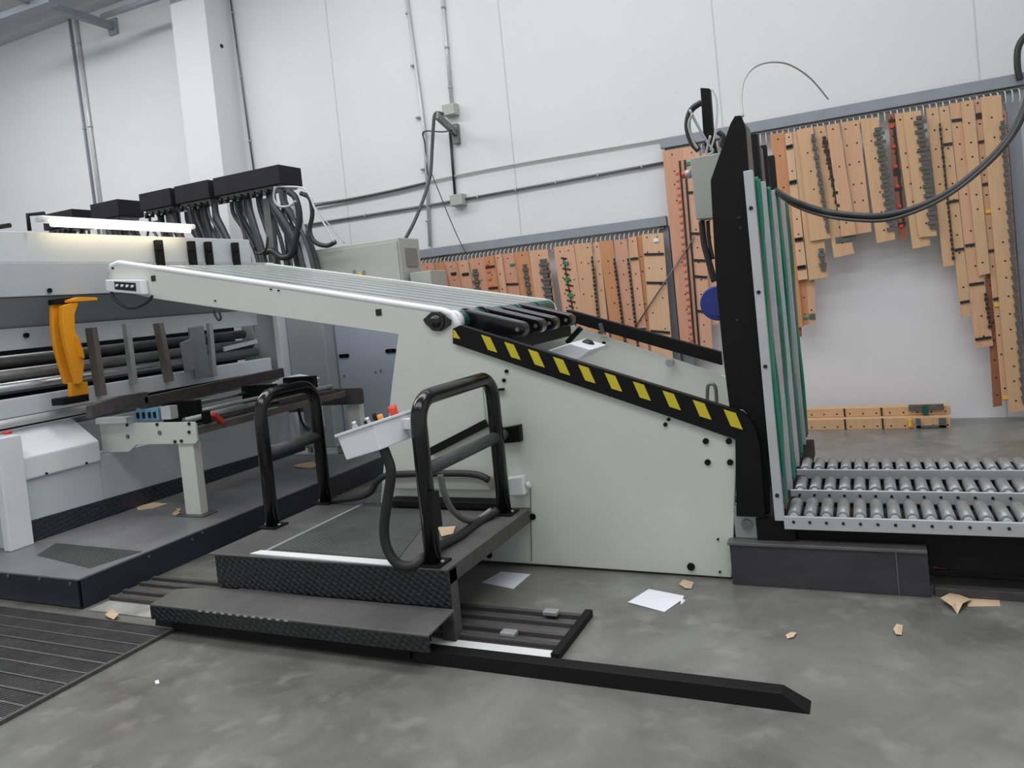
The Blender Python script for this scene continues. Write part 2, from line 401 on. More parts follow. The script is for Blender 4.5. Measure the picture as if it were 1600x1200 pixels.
# vertical guides standing in the mouth
def guide(px0, px1, w, mt, X=-6.2, nm='vertical_guide'):
    a, b2 = P(*px0, 'X', X), P(*px1, 'X', X)
    return MB().bar(a, b2, w, .05).build(nm, M[mt], mach, .004)
guide((142, 512), (158, 618), .10, 'brownsteel')
guide((197, 506), (209, 600), .06, 'zinc')
guide((247, 505), (264, 596), .095, 'brownsteel')
guide((327, 505), (334, 588), .05, 'zinc')
g = MB().pan([(296, 512), (318, 508), (330, 588), (306, 592)], 'X', -6.15, -.03).build('paddle', M['clear'], mach, .006)
g = MB().pan([(282, 536), (300, 528), (306, 578), (290, 582)], 'X', -6.12, -.02).build('paddle', M['clear'], mach, .006)
MB().pan([(350, 542), (402, 530), (403, 536), (351, 549)], 'X', -6.25, -.02).build('guide_bar', M['alu'], mach)
# side frame and gear cover at the far end
MB().box(-6.75, -6.17, 6.86, 7.0, .2, 2.1).build('side_frame', M['greygreen'], mach, .006)
MB().box(-6.20, -6.12, 6.80, 6.95, .2, 2.1).build('frame_edge', M['pale'], mach, .01)
MB().tube([P(393, 492, 'Y', 6.78), P(398, 520, 'Y', 6.78), P(400, 555, 'Y', 6.78), P(398, 600, 'Y', 6.78)], .01, 6).build('air_line', M['bluegrey'], mach)
MB().box(-6.11, -5.58, 6.92, 7.3, .2, 1.95).build('drive_cover', M['greygreen'], mach, .01)
MB().box(-6.02, -5.70, 6.90, 6.915, .45, .92).build('service_panel', M['pale'], mach, .004)
# near end panel at the left edge of the picture
MB().box(-6.6, -5.94, 3.47, 3.60, .2, 1.05).build('end_panel', M['pale'], mach, .006)
MB().box(-5.94, -5.86, 3.42, 3.60, .2, 1.05).build('end_post', M['white'], mach, .008)
h = MB()
for px in ((77, 454),): 
    p = P(*px, 'X', -6.08); h.cyl(p, p + Vector((.012, 0, 0)), .02, 12)
h.build('bolt', M['black'], mach)
p = P(40, 524, 'X', -6.375); MB().cyl(p, p + Vector((.02, 0, 0)), .022, 10).build('bolt', M['black'], mach)
# sloped white cover with a red mark
a, b2 = P(18, 720, 'X', -5.9), P(155, 688, 'X', -5.9)
a.y += 0; zt = .905
cv = MB().prism([(-5.9, a.y, .86), (-5.9, a.y, .685), (-6.25, a.y, .685), (-6.25, a.y, 1.06), (-6.2, a.y, 1.055)], (0, b2.y - a.y, 0)).build('sloped_cover', M['white'], mach, .012)
lab(cv, 'white sloped cover')
yz('cover_base', -5.925, [(a.y + .0, .36), (b2.y, .35), (b2.y, .684), (a.y + .0, .684)], -.3, M['pale'])
p = P(12, 676, 'Z', .99); MB().cyl(P(12, 678, 'Y', 3.62), P(12, 678, 'Y', 3.62) + Vector((0, 0, .02)), .03, 14).build('red_button', M['red'], cv)
MB().cyl((-5.97, 3.60, .88), (-5.955, 3.60, .93), .045, 16).build('knob', M['zinc'], cv)
for y in (3.78, 4.12):
    MB().cyl((-5.905, y, .70), (-5.892, y, .70), .01, 8).build('bolt', M['black'], cv)

# bright black clamps hanging over the beam
for i, px in enumerate((251, 302, 328, 370)):
    p = P(px, 395, 'X', -6.05)
    m_ = MB(); m_.box(-6.09, -6.04, p.y - .035, p.y + .035, 2.34, 2.60); m_.box(-6.06, -6.02, p.y - .05, p.y + .01, 2.50, 2.57)
    m_.box(-6.12, -6.0, p.y - .06, p.y + .06, 2.33, 2.352)
    m_.build('hanging_clamp', M['black'], mach, .004)
# orange-yellow guide arm: two bent plates
arm = MB()
X = -5.98
outer = [(98, 476), (118, 472), (114, 488), (116, 512), (121, 532), (128, 550), (133, 575), (138, 598), (139, 621), (111, 621), (108, 602), (121, 598), (112, 570), (104, 540), (98, 505), (97, 490)]
arm.pan([(98, 478), (124, 470), (117, 490), (117, 512), (124, 540), (132, 565), (129, 598), (121, 600), (112, 570), (104, 540), (98, 505)], 'X', -5.94, -.05)
arm2 = MB().pan([(82, 474), (100, 474), (97, 495), (100, 530), (108, 562), (121, 599), (103, 600), (94, 570), (86, 540), (82, 505)], 'X', -6.05, -.04)
y_ = arm.build('guide_arm', M['orange'], mach, .004); lab(y_, 'orange-yellow bent guide arm')
arm2.build('back_plate', M['orange'], y_, .004)
MB().pan([(112, 468), (124, 464), (152, 465), (153, 469), (112, 472)], 'X', -5.93, -.12).build('top_flange', M['orange'], y_, .003)
MB().pan([(110, 598), (137, 596), (140, 621), (111, 622)], 'X', -5.99, -.04).build('foot', M['orange'], y_, .004)
MB().pan([(118, 524), (122, 524), (130, 546), (133, 560), (126, 558)], 'X', -5.92, -.03).build('gusset', M['orange'], y_, .003)
MB().pan([(82, 468), (116, 464), (116, 474), (83, 476)], 'X', -6.02, -.06).build('clamp_block', M['black'], y_)
MB().box(-6.1, -5.95, 4.02, 4.25, 1.20, 1.26).build('lower_bracket', M['black'], mach, .006)

# ---- feed table with two white brackets in front of the mouth
tab = thing('feed_table', 'dark steel feed table carried by pale bracket plates in front of the machine', 'table', (-5.5, 5.3, .2))
MB().bar((-5.535, 4.42, 1.138), (-5.535, 6.12, 1.172), .07, .095).build('front_beam', M['darkbeam'], tab, .004)
MB().pan([(144, 633), (188, 619), (232, 612), (232, 630), (190, 640), (143, 654)], 'X', -5.5, -.07).build('beam_nose', M['darkbeam'], tab, .004)
for X, z, r, mt, y0, y1 in ((-5.35, .99, .018, 'alu', 4.75, 6.45), (-5.22, .955, .026, 'zinc', 4.55, 6.5), (-5.62, 1.03, .02, 'steel', 4.5, 6.5)):
    MB().cyl((X, y0, z), (X, y1, z), r, 14).build('rail', M[mt], tab)
MB().bar((-5.3, 4.42, .90), (-5.3, 6.55, .90), .22, .02).build('tray', M['darkbeam'], tab)
MB().bar((-5.12, 4.5, .86), (-5.12, 6.6, .86), .03, .06).build('edge_bar', M['brownsteel'], tab, .003)
for y in (4.75, 5.7, 6.3):
    MB().box(-5.66, -5.26, y - .04, y + .04, .91, 1.1).build('cross_block', M['black'], tab, .006)
for y, x0, h0 in ((4.37, -6.03, 0), (6.6, -5.75, -.06)):
    br = MB().prism([(-6.03, y, .985 + h0), (-4.91, y, .972 + h0), (-4.895, y, .95 + h0), (-4.895, y, .82 + h0), (-4.92, y, .797 + h0), (-5.60, y, .797 + h0), (-5.70, y, .735 + h0), (-6.03, y, .735 + h0)], (0, .02, 0)).build('bracket_plate', M['cream'] if y < 5 else M['darkbeam'], tab, .003)
    lg = MB().box(-5.14, -4.97, y + .02, y + .10, .21, .80 + h0).build('leg', M['cream'], tab, .006)
    MB().box(-5.20, -4.91, y - .02, y + .14, .2, .212).build('foot_plate', M['dullsteel'], lg, .002)
    if y < 5:
        for px in ((274, 690), (284, 689), (296, 662), (296, 675), (246, 663), (199, 664)):
            q = P(*px, 'Y', y); MB().cyl(q, q - Vector((0, .01, 0)), .014, 8).build('bolt', M['ruler'], br)
        for px in ((200, 682), (250, 676)):
            q = P(*px, 'Y', y); MB().cyl(q, q - Vector((0, .008, 0)), .02, 6).build('screw_cluster', M['dullsteel'], br)
MB().box(-5.98, -5.60, 4.30, 4.38, .99, 1.04).build('end_block', M['alu'], tab, .004)
v = MB().box(-5.62, -5.36, 4.42, 4.50, .985, 1.09).build('valve_block', M['cyan'], tab, .004)
for x in (-5.60, -5.53, -5.46, -5.40):
    MB().box(x - .012, x + .012, 4.41, 4.42, 1.01, 1.06).build('port', M['black'], v)
MB().box(-5.33, -5.22, 4.42, 4.50, .99, 1.10).build('sensor_block', M['alu'], tab, .004)
q = P(341, 654, 'Y', 5.3)
MB().bar(P(333, 647, 'X', -5.1), P(347, 660, 'X', -5.1), .05, .04).build('red_lever', M['red'], tab, .004)
MB().bar(P(321, 642, 'X', -5.1), P(324, 662, 'X', -5.1), .05, .06).build('lever_block', M['black'], tab, .004)

# white sloped block behind the left handrail, with its hose
t = thing('mounting_head', 'pale blocky head at the far end of the feed table', 'machine head', (-5.4, 6.2, .8))
MB().pan([(424, 598), (450, 588), (482, 594), (476, 606), (430, 612)], 'Y', 6.3, .2).build('head_block', M['white'], t, .01)
MB().pan([(472, 634), (486, 628), (492, 640), (494, 668), (480, 672), (474, 655)], 'Y', 6.1, .12).build('side_block', M['zinc'], t, .02)
MB().tube([P(455, 608, 'Y', 6.2), P(464, 632, 'Y', 6.1), P(472, 660, 'Y', 6.0), P(484, 672, 'Y', 6.0)], .014, 8).build('cable', M['rubber'], t)

# ---- walkway deck in front of the machine
deck = thing('walkway_deck', 'long low dark steel walkway in front of the pale machine', 'platform', (-5.3, 5, 0))
MB().box(-6.9, -4.65, 3.1, 6.6, .185, .2).build('deck_plate', M['walk'], deck, .004)
MB().box(-4.665, -4.65, 3.1, 6.6, .0, .19).build('side_skirt', M['navy'], deck, .003)
MB().box(-6.9, -4.65, 3.1, 3.115, .01, .19).build('front_skirt', M['navy'], deck, .003)
MB().prism([P(87, 849, 'Z', .2), P(222, 862, 'Z', .2), P(140, 888, 'Z', .2), P(58, 868, 'Z', .2)], (0, 0, .003)).build('tread_panel', M['tread'], deck)
for px in ((62, 905), (110, 912), (13, 900)):
    q = P(*px, 'Y', 3.1); MB().cyl(q, q - Vector((0, .006, 0)), .012, 8).build('screw', M['dullsteel'], deck)
for px in ((232, 870), (300, 843), (316, 832)):
    q = P(px[0], px[1], 'X', -4.65); MB().cyl(q, q + Vector((.006, 0, 0)), .01, 8).build('screw', M['dullsteel'], deck)

# ---- fluorescent lamp on top of the beam
lamp = thing('tube_lamp', 'lit fluorescent tube lamp lying along the top of the white beam', 'lamp', (-6.0, 4.8, 2.66))
MB().bar((-6.03, 4.05, 2.735), (-6.03, 5.62, 2.735), .12, .05).build('housing', M['white'], lamp, .015)
MB().tube([(-5.98, 4.12, 2.69), (-5.98, 5.54, 2.69)], .019, 14, None, False).build('tube', M['tube'], lamp)
MB().tube([(-6.05, 3.98, 2.64), (-6.05, 3.98, 2.77), (-6.05, 4.12, 2.79)], .016, 8, None, False).build('bracket', M['matblack'], lamp)
MB().tube([(-6.2, 5.22, 2.64), (-6.12, 5.20, 2.775), (-6.0, 5.20, 2.77)], .012, 8, None, False).build('bracket', M['matblack'], lamp)
l = area('tube_light', (-5.93, 4.83, 2.68), .05, 1.4, 2.2, (1, .80, .5), (0, math.radians(100), 0))
o = MB().tube([P(-12, 356, 'X', -6.3), P(16, 352, 'X', -6.3)], .02, 8, None, False).build('handle_bar', M['black'])
tag(o, 'short black bar at the left edge above the white beam', 'bar')

# ---- hose towers behind the machine: black covers with bundles of hoses
covers = [(-6.25, -7.33, 'largest black cover with hoses, nearest the wall conduits'),
          (-7.42, -8.02, 'black hose cover directly left of the largest one'),
          (-8.10, -8.68, 'middle one of the five black hose covers'),
          (-9.10, -9.66, 'black hose cover just above the middle of the lit tube lamp'),
          (-10.05, -10.70, 'farthest black hose cover, above the left end of the lamp')]
for i, (x1, x0, lb) in enumerate(covers):
    t = thing('hose_tower', lb, 'hose tower', ((x0 + x1) / 2, 7.45, 2.2), 'black hose covers behind the machine')
    MB().box(x0, x1, 7.25, 7.66, 3.37, 3.60).build('cover', M['matblack'], t, .006)
    rnd = random.Random(20 + i)
    MB().box(x0 + .04, x1 - .04, 7.30, 7.60, 3.33, 3.37).build('manifold', M['dullsteel'], t)
    for q in range(int((x1 - x0) / .11)):
        x = x0 + .06 + q * .11
        MB().cyl((x, 7.29, 3.27), (x, 7.29, 3.34), .024, 8).build('fitting', M['black'], t)
    for x in (x0 + .1, x1 - .3):
        MB().box(x, x + .05, 7.56, 7.61, 0, 3.34).build('support_post', M['dullsteel'], t)
    nh = max(5, int((x1 - x0) / .065))
    for q in range(nh):
        x = x0 + .06 + (x1 - x0 - .12) * q / (nh - 1)
        dx = rnd.uniform(.12, .42); y = 7.30 + rnd.uniform(0, .25); r = rnd.choice((.018, .026, .032, .042))
        pts = [Vector((x, y, 3.31)), Vector((x + .01, y, 3.15)), Vector((x + dx * .35, y, 2.95)), Vector((x + dx * .75, y, 2.65)), Vector((x + dx, y, 2.15)), Vector((x + dx, y, 1.9))]
        MB().tube(pts, r, 8).build('hose', M['hose'] if rnd.random() < .65 else M['rubber'], t)
    if i == 0:
        MB().tube([P(x, y, 'Y', 7.3) for x, y in ((452, 300), (462, 310), (468, 340), (462, 375), (455, 398), (440, 402), (425, 392), (412, 395))], .04, 10).build('looped_hose', M['rubber'], t)
        MB().tube([P(x, y, 'Y', 7.35) for x, y in ((470, 302), (484, 310), (488, 335), (484, 360), (492, 378), (510, 384), (524, 378))], .028, 10).build('looped_hose', M['rubber'], t)
        MB().tube([P(x, y, 'Y', 7.3) for x, y in ((428, 292), (470, 293), (484, 306), (492, 326), (508, 352), (522, 378))], .012, 8).build('cable', M['alu'], t)
        MB().tube([P(x, y, 'Y', 7.3) for x, y in ((480, 300), (496, 330), (518, 355), (538, 380))], .008, 8).build('cable', M['zinc'], t)
        MB().bar(P(462, 318, 'Y', 7.4), P(486, 425, 'Y', 7.4), .07, .07).build('post', M['alu'], t, .006)
        MB().bar(P(418, 310, 'Y', 7.45), P(430, 425, 'Y', 7.45), .11, .08).build('post', M['dullsteel'], t, .006)
        MB().tube([P(x, y, 'Y', 7.2) for x, y in ((430, 292), (428, 310), (436, 322), (452, 322), (462, 314))], .016, 8).build('cable', M['zinc'], t)
        MB().tube([P(x, y, 'Y', 7.15) for x, y in ((398, 385), (398, 394), (408, 396), (416, 388), (418, 370))], .014, 8).build('cable', M['rubber'], t)

# ---- cabinets between machine and wall
cab = thing('control_cabinet', 'tall plain grey control cabinet standing behind the sloping conveyor', 'cabinet', (-5.4, 7.7, 0))
MB().box(-6.04, -4.82, 7.5, 7.95, 0, 2.54).build('body', M['boxgrey'], cab, .01)
MB().box(-6.02, -4.84, 7.484, 7.499, .1, 2.50).build('door', M['boxgrey'], cab, .004)
MB().box(-4.818, -4.80, 7.62, 7.86, 2.20, 2.42).build('vent', M['label_grey'], cab, .004)
for px, mt in (((554, 426), 'label_grey'), ((569, 427), 'label_grey'), ((564, 430), 'yellow')):
    q = P(*px, 'Y', 7.484); MB().box(q.x - .018, q.x + .018, 7.474, 7.4835, q.z - .035, q.z + .035).build('indicator', M[mt], cab, .003)
cab2 = thing('blue_cabinet', 'blue-grey cabinet with black slot handles under the conveyor arm', 'cabinet', (-5.2, 7.2, 0))
MB().box(-5.57, -4.4, 7.1, 7.42, 0, 1.95).build('body', M['bluegrey'], cab2, .008)
for px in ((538, 556), (611, 548)):
    q = P(*px, 'Y', 7.1)
    m_ = MB(); m_.box(q.x - .05, q.x + .05, 7.09, 7.102, q.z - .022, q.z + .022)
    m_.cyl((q.x - .05, 7.09, q.z), (q.x - .05, 7.102, q.z), .022, 12); m_.cyl((q.x + .05, 7.09, q.z), (q.x + .05, 7.102, q.z), .022, 12)
    m_.build('slot_handle', M['black'], cab2)
for px in ((538, 587), (587, 581), (595, 579)):
    q = P(*px, 'Y', 7.1); MB().cyl((q.x, 7.094, q.z), (q.x, 7.101, q.z), .012, 8).build('screw', M['dullsteel'], cab2)
o = MB().box(-4.78, -4.50, 7.6, 7.98, 0, 2.12).build('side_cabinet', M['boxgrey'], None, .008)
tag(o, 'lower grey cabinet side beside the tall control cabinet', 'cabinet')
# ================================================================ PREFEEDER (the big cream machine)
YN, YFAR = 4.27, 6.03
pre = thing('prefeeder', 'big cream-painted feeder with a long arm sloping up to the left', 'machine', (-1.9, 5.2, 0))
def pxz(x, y): q = P(x, y, 'Y', YN); return (q.x, q.z)
outline = [pxz(*p) for p in ((176, 411), (690, 485), (701, 488), (709, 496), (714, 508), (716, 530), (1152, 688), (1143, 903), (740, 875), (588, 862), (598, 740), (612, 600), (622, 523), (236, 466), (180, 452), (171, 438), (168, 420))]
MB().prism([(x, YN, z) for x, z in outline], (0, .04, 0)).build('near_side_panel', M['cream'], pre, .006)
MB().prism([(x, YFAR, z) for x, z in outline], (0, .04, 0)).build('far_side_panel', M['cream'], pre, .006)
# rounded bright top edge of both arm sides
for y in (YN - .004,):
    pts = [(x, y + .02, z) for x, z in [pxz(*p) for p in ((170, 428), (173, 415), (184, 411), (440, 448), (690, 486), (704, 491), (713, 505), (714, 520))]]
    MB().tube(pts, .024, 10, None, False).build('arm_edge', M['cream_top'], pre)
MB().box(-2.9, -.72, YN + .08, YFAR - .05, 0, .12).build('plinth', M['black'], pre)
# infeed slider bed and belts
TL = Vector((pxz(178, 413)[0] + .03, 0, pxz(178, 413)[1])); TR = Vector((-2.46, 0, 1.655))
dirv = (TR - TL).normalized(); nrm = Vector((-dirv.z, 0, dirv.x))
def arm_pt(s_, y, h=0): p = TL + dirv * s_ + nrm * h; return Vector((p.x, y, p.z))
L = (TR - TL).length
def slab(s0, s1, y0, y1, h0, h1):
    return [arm_pt(s0, y0, h0), arm_pt(s1, y0, h0), arm_pt(s1, y0, h1), arm_pt(s0, y0, h1)], (0, y1 - y0, 0)
m_ = MB(); m_.prism(*slab(.0, L - .1, YN + .05, YFAR - .01, -.12, -.03)); m_.build('slider_bed', M['ruler'], pre)
for i in range(7):
    s0 = .35 + i * .40
    MB().prism(*slab(s0, s0 + .09, YN + .05, YFAR - .01, -.028, -.012)).build('cross_bar', M['alu'], pre, .003)
ys = [4.32, 4.70, 4.90, 5.10, 5.30, 5.50, 5.70, 5.87]
for i, y in enumerate(ys):
    b_ = MB()
    prof = []
    R_ = .062; cc = Vector((-2.44, 0, 1.588))
    top = [(arm_pt(.05, 0, -.006).x, arm_pt(.05, 0, -.006).z)]
    for a in range(0, 10):
        th = math.radians(78 - a * 20); prof.append((cc.x + (R_ + .006) * math.cos(th), cc.z + (R_ + .006) * math.sin(th)))
    outer = top + prof
    inner = [(x - .0, z - .008) for x, z in top] + [(cc.x + R_ * math.cos(math.radians(78 - a * 20)), cc.z + R_ * math.sin(math.radians(78 - a * 20))) for a in range(10)]
    n = len(outer); vs = []; fs = []
    bw = .34 if i == 0 else (.165 if i < 7 else .15)
    for (x, z) in outer + inner: vs += [(x, y, z), (x, y + bw, z)]
    for k2 in range(n - 1):
        a0, a1 = 2 * k2, 2 * k2 + 2; i0, i1 = 2 * (n + k2), 2 * (n + k2) + 2
        fs += [(a0, a1, a1 + 1, a0 + 1), (i0, i0 + 1, i1 + 1, i1), (a0, i0, i1, a1), (a0 + 1, a1 + 1, i1 + 1, i0 + 1)]
    b_.add(vs, fs[:4], M['belt']); b_.add(vs, fs[4:], M['darkgreen']); b_.build('belt', None, pre)  # top run carries its sheen as grey colour, the wrap stays green
MB().cyl((-2.44, YN + .03, 1.588), (-2.44, YFAR, 1.588), .06, 24).build('drive_roller', M['darkgreen'], pre)
MB().cyl((-2.44, YN + .04, 1.588), (-2.44, YN + .10, 1.588), .075, 24).build('roller_collar', M['cream_top'], pre)
for y in (YN + .23, YN + .45): MB().cyl((-2.44, y, 1.588), (-2.44, y + .04, 1.588), .078, 24).build('roller_collar', M['black'], pre)
MB().cyl((TL.x + .06, YN + .05, TL.z - .085), (TL.x + .06, YFAR, TL.z - .085), .05, 20).build('tip_roller', M['dullsteel'], pre)
# flange bearing
q = P(684, 502, 'Y', YN)
bl = MB(); bl.ball((q.x, YN - .02, q.z), .045, None, 1, .8, 1); bl.cyl((q.x, YN + .0, q.z), (q.x, YN - .03, q.z), .062, 20)
bl.prism([(q.x - .10, YN, q.z + .02), (q.x - .085, YN, q.z - .01), (q.x - .03, YN, q.z - .06), (q.x + .03, YN, q.z - .065), (q.x + .10, YN, q.z - .03), (q.x + .105, YN, q.z + .0), (q.x + .03, YN, q.z + .06), (q.x - .03, YN, q.z + .065)], (0, -.02, 0))
bl.build('flange_bearing', M['gloss'], pre, .003)
# black drag fingers hanging from the roller
for i, (y, e) in enumerate(((4.46, (813, 513)), (4.77, (842, 504)), (5.02, (862, 498)), (5.36, (888, 493)))):
    X1 = -2.035; z1 = 1.495
    top = []
    poly = []
    for a in range(0, 190, 30):
        th = math.radians(90 + a); poly.append((-2.40 + .09 * math.cos(th), 1.565 + .09 * math.sin(th)))
    for a in range(-100, 81, 30):
        th = math.radians(a); poly.append((X1 + .05 * math.cos(th), z1 + .05 * math.sin(th)))
    fg = MB().prism([(x, y, z) for x, z in poly], (0, .105, 0)).build('drag_finger', M['gloss'], pre, .014, 3)
    MB().cyl((X1, y - .004, z1), (X1, y + .109, z1), .014, 10).build('pin', M['dullsteel'], fg)
MB().box(-2.5, -2.2, 4.4, 5.9, 1.34, 1.44).build('finger_mount', M['black'], pre, .01)
# hazard-striped guard on the near edge
G = [pxz(*p) for p in ((712, 512), (760, 521), (1120, 634))]
gz = lambda x, y: (pxz(x, y)[0], pxz(x, y)[1])
strip = [gz(*p) for p in ((711, 513), (722, 508), (1145, 638), (1160, 643), (1172, 653), (1182, 670), (1188, 695), (1190, 720), (1196, 806), (1152, 804), (1150, 684), (711, 536))]
hz = MB(); hz.prism([(x, YN - .03, z) for x, z in strip], (0, .055, 0), M['black'])
for x0 in (716, 745, 781, 818, 857, 896, 937, 981, 1027, 1074, 1122):
    def top(x): return 508 + (x - 722) * (638 - 508) / (1145 - 722.)
    wd = 14 + (x0 - 716) * .012; H_ = 20 + (x0 - 716) * .006
    x1 = x0 + 6
    qd = [(x1 + 4, top(x1 + 4) + 4), (x1 + 4 + wd, top(x1 + 4 + wd) + 4), (x1 + 4 + wd + 11, top(x1 + 15 + wd) + 4 + H_), (x1 + 15, top(x1 + 15) + 4 + H_)]
    if x0 == 716: qd = [(712, 515), (714, 515), (723, 535 - 6), (712, 527)]
    hz.prism([(gz(*p)[0], YN - .032, gz(*p)[1]) for p in qd], (0, .0015, 0), M['yellow'])
hzo = hz.build('near_hazard_guard', None, pre); lab(hzo, 'black guard edge with slanted yellow stripes')
fs_ = [(-2.36, 1.54), (-2.30, 1.57), (-1.06, 1.105), (-1.06, 1.03), (-2.36, 1.47)]
MB().pan([(884, 484), (902, 488), (1126, 550), (1128, 571), (890, 503)], 'Y', 6.0, .06).build('far_guard', M['black'], pre, .004)
MB().prism([(-2.3, YN + .06, .95), (-.75, YN + .06, .42), (-.75, YN + .06, .40), (-2.3, YN + .06, .93)], (0, YFAR - YN - .08, 0)).build('chute_plate', M['zinc'], pre)
m_ = MB(); m_.pan([(855, 548), (890, 536), (926, 546), (905, 562), (862, 565)], 'Y', 5.2, .35); m_.build('sensor_housing', M['white'], pre, .01)
q = P(918, 540, 'Y', 5.4); MB().ball(q, .055, None, 1, 1, .9).build('cap', M['ruler'], pre)
MB().bar(P(886, 536, 'Y', 5.6), P(908, 512, 'Y', 5.6), .04, .04).build('lever', M['black'], pre, .008)
MB().tube([P(1105, 628, 'Y', 5.9), P(1106, 604, 'Y', 5.9), P(1112, 600, 'Y', 5.9), P(1118, 606, 'Y', 5.9), P(1120, 634, 'Y', 5.9)], .014, 8).build('pull_handle', M['dullsteel'], pre)
q = P(1048, 566, 'Y', YFAR - .03); MB().cyl(q, q - Vector((0, .06, 0)), .03, 12).build('stud', M['zinc'], pre)
q = P(944, 536, 'Y', YFAR - .03); MB().cyl(q, q - Vector((0, .02, 0)), .015, 8).build('stud', M['black'], pre)
MB().bar(P(938, 505, 'Y', YFAR - .05), P(943, 522, 'Y', YFAR - .05), .03, .03).build('clip', M['dullsteel'], pre)
# bolts and small fittings on the panel
for px, r in (((1103, 689), .017), ((1139, 689), .017), ((1106, 722), .017), ((1141, 722), .017), ((1080, 885), .022), ((833, 807), .02), ((765, 867), .02), ((792, 580), .012), ((788, 594), .012), ((1040, 663), .012), ((1045, 655), .010), ((1122, 842), .006), ((1125, 893), .006), ((436, 454), .006), ((424, 452), .006), ((337, 470), .006), ((177, 419), .008)):
    q = P(*px, 'Y', YN); MB().cyl(q, q - Vector((0, .012, 0)), r, 12).build('bolt', M['black'], pre)
for px in ((240, 435), (592, 488)):
    q = P(*px, 'Y', YN); MB().box(q.x - .022, q.x + .022, YN - .006, YN + .001, q.z - .022, q.z + .022).build('square_window', M['ruler'], pre)
MB().bar(P(768, 610, 'Y', YN - .02), P(788, 608, 'Y', YN - .02), .02, .015).build('pin', M['black'], pre, .003)
MB().pan([(783, 668), (816, 662), (818, 688), (785, 691)], 'Y', YN - .002, -.05).build('socket', M['black'], pre, .004)
MB().pan([(796, 744), (822, 740), (826, 770), (799, 772)], 'Y', YN - .002, -.06).build('outlet_box', M['cream_top'], pre, .01)
q = P(825, 757, 'Y', YN - .03); MB().cyl(q - Vector((.01, 0, 0)), q + Vector((.015, 0, 0)), .02, 10).build('gland', M['cream_top'], pre)
q = [P(829, 760, 'Y', YN), P(831, 876, 'Y', YN)]; MB().bar(q[0] + Vector((0, -.002, 0)), q[1] + Vector((0, -.002, 0)), .006, .004).build('seam', M['dullsteel'], pre)
MB().prism([(pxz(752, 580)[0], YN - .012, pxz(752, 580)[1]), (pxz(668, 628)[0], YN - .012, pxz(668, 628)[1]), (pxz(672, 704)[0], YN - .012, pxz(672, 704)[1]), (pxz(760, 660)[0], YN - .012, pxz(760, 660)[1])], (0, .011, 0)).build('access_cover', M['cream'], pre, .004)
MB().bar(P(672, 706, 'Y', YN - .02), P(760, 661, 'Y', YN - .02), .03, .05).build('black_ledge', M['black'], pre, .003)
MB().box(-2.95, -2.22, YN - .06, YN, .50, .58).build('lower_housing', M['boxgrey'], pre, .008)
MB().box(-2.98, -2.15, YN - .12, YN - .01, .40, .44).build('black_channel', M['black'], pre, .004)
# small push-button station on the arm tip
t = thing('button_station', 'small white button station on the raised tip of the conveyor arm', 'button station', P(205, 448, 'Y', YN))
m_ = MB().pan([(176, 437), (230, 437), (234, 460), (178, 455)], 'Y', YN - .002, -.07).build('case', M['white'], t, .008)
MB().pan([(179, 440), (212, 442), (213, 455), (180, 452)], 'Y', YN - .072, -.004).build('face', M['ruler'], m_)
for x in (184, 192, 200, 208):
    q = P(x, 446 + (x - 184) * .06, 'Y', YN - .076); MB().cyl(q, q - Vector((0, .015, 0)), .011, 10).build('button', M['white'], m_)
o = MB().tube([P(x, y, 'Y', YN - .05) for x, y in ((182, 440), (175, 446), (175, 458), (182, 470), (198, 480), (214, 480), (230, 472), (238, 462))], .013, 8).build('looped_cable', M['rubber'])
tag(o, 'black cable looping under the white button station', 'cable')
o = MB().tube([P(x, y, 'Y', YN - .01) for x, y in ((334, 484), (336, 492), (341, 500), (345, 498), (343, 490), (338, 484))], .008, 8).build('dangling_wire', M['rubber'])
tag(o, 'small dark wire end dangling under the middle of the conveyor arm', 'cable')

# ================================================================ MAST: black plates and light channels with green cables
mast = thing('lift_mast', 'tall black stack-lift mast with light steel channels and green cables', 'mast', (-.55, 5.2, 0))
def pl(px, y, d, nm, mt, bv=.004): return MB().prism([(P(a, b, 'Y', y).x, y, P(a, b, 'Y', y).z) for a, b in px], (0, d, 0)).build(nm, M[mt], mast, bv)
pl([(1158, 180), (1148, 181), (1141, 193), (1110, 282), (1118, 430), (1130, 560), (1140, 640), (1160, 640), (1175, 655), (1186, 690), (1192, 804), (1203, 804), (1200, 690), (1186, 500), (1172, 300), (1165, 200)], YN + .03, .03, 'front_plate', 'black')
for x0, x1, y in ((-.60, -.50, 4.93), (-.60, -.50, 5.42), (-.60, -.50, 5.95)):
    MB().box(x0 - .02, x1, y, y + .08, .25, 2.56).build('rear_upright', M['matblack'], mast, .004)
MB().box(-.56, -.50, YN + .07, YN + .32, 1.7, 2.53).build('wear_board', M['brownsteel'], mast, .004)
MB().box(-.56, -.50, 5.05, 5.20, 1.2, 2.50).build('wear_board', M['brownsteel'], mast, .004)
for i, y in enumerate((4.22, 4.82, 5.42, 6.10)):
    ch = MB().box(-.515, -.468, y, y + .05, .36, 2.25).build('light_channel', M['alu'], mast, .003)
    if i == 0:
        for z in (2.05, 1.2, .5, 1.6):
            MB().cyl((-.492, y - .006, z), (-.492, y + .002, z), .011, 8).build('bolt', M['ruler'], ch)
    MB().box(-.50, -.46, y + .08, y + .24, .4, 2.22).build('guide_channel', M['dullsteel'], mast, .003)
rnd = random.Random(3)
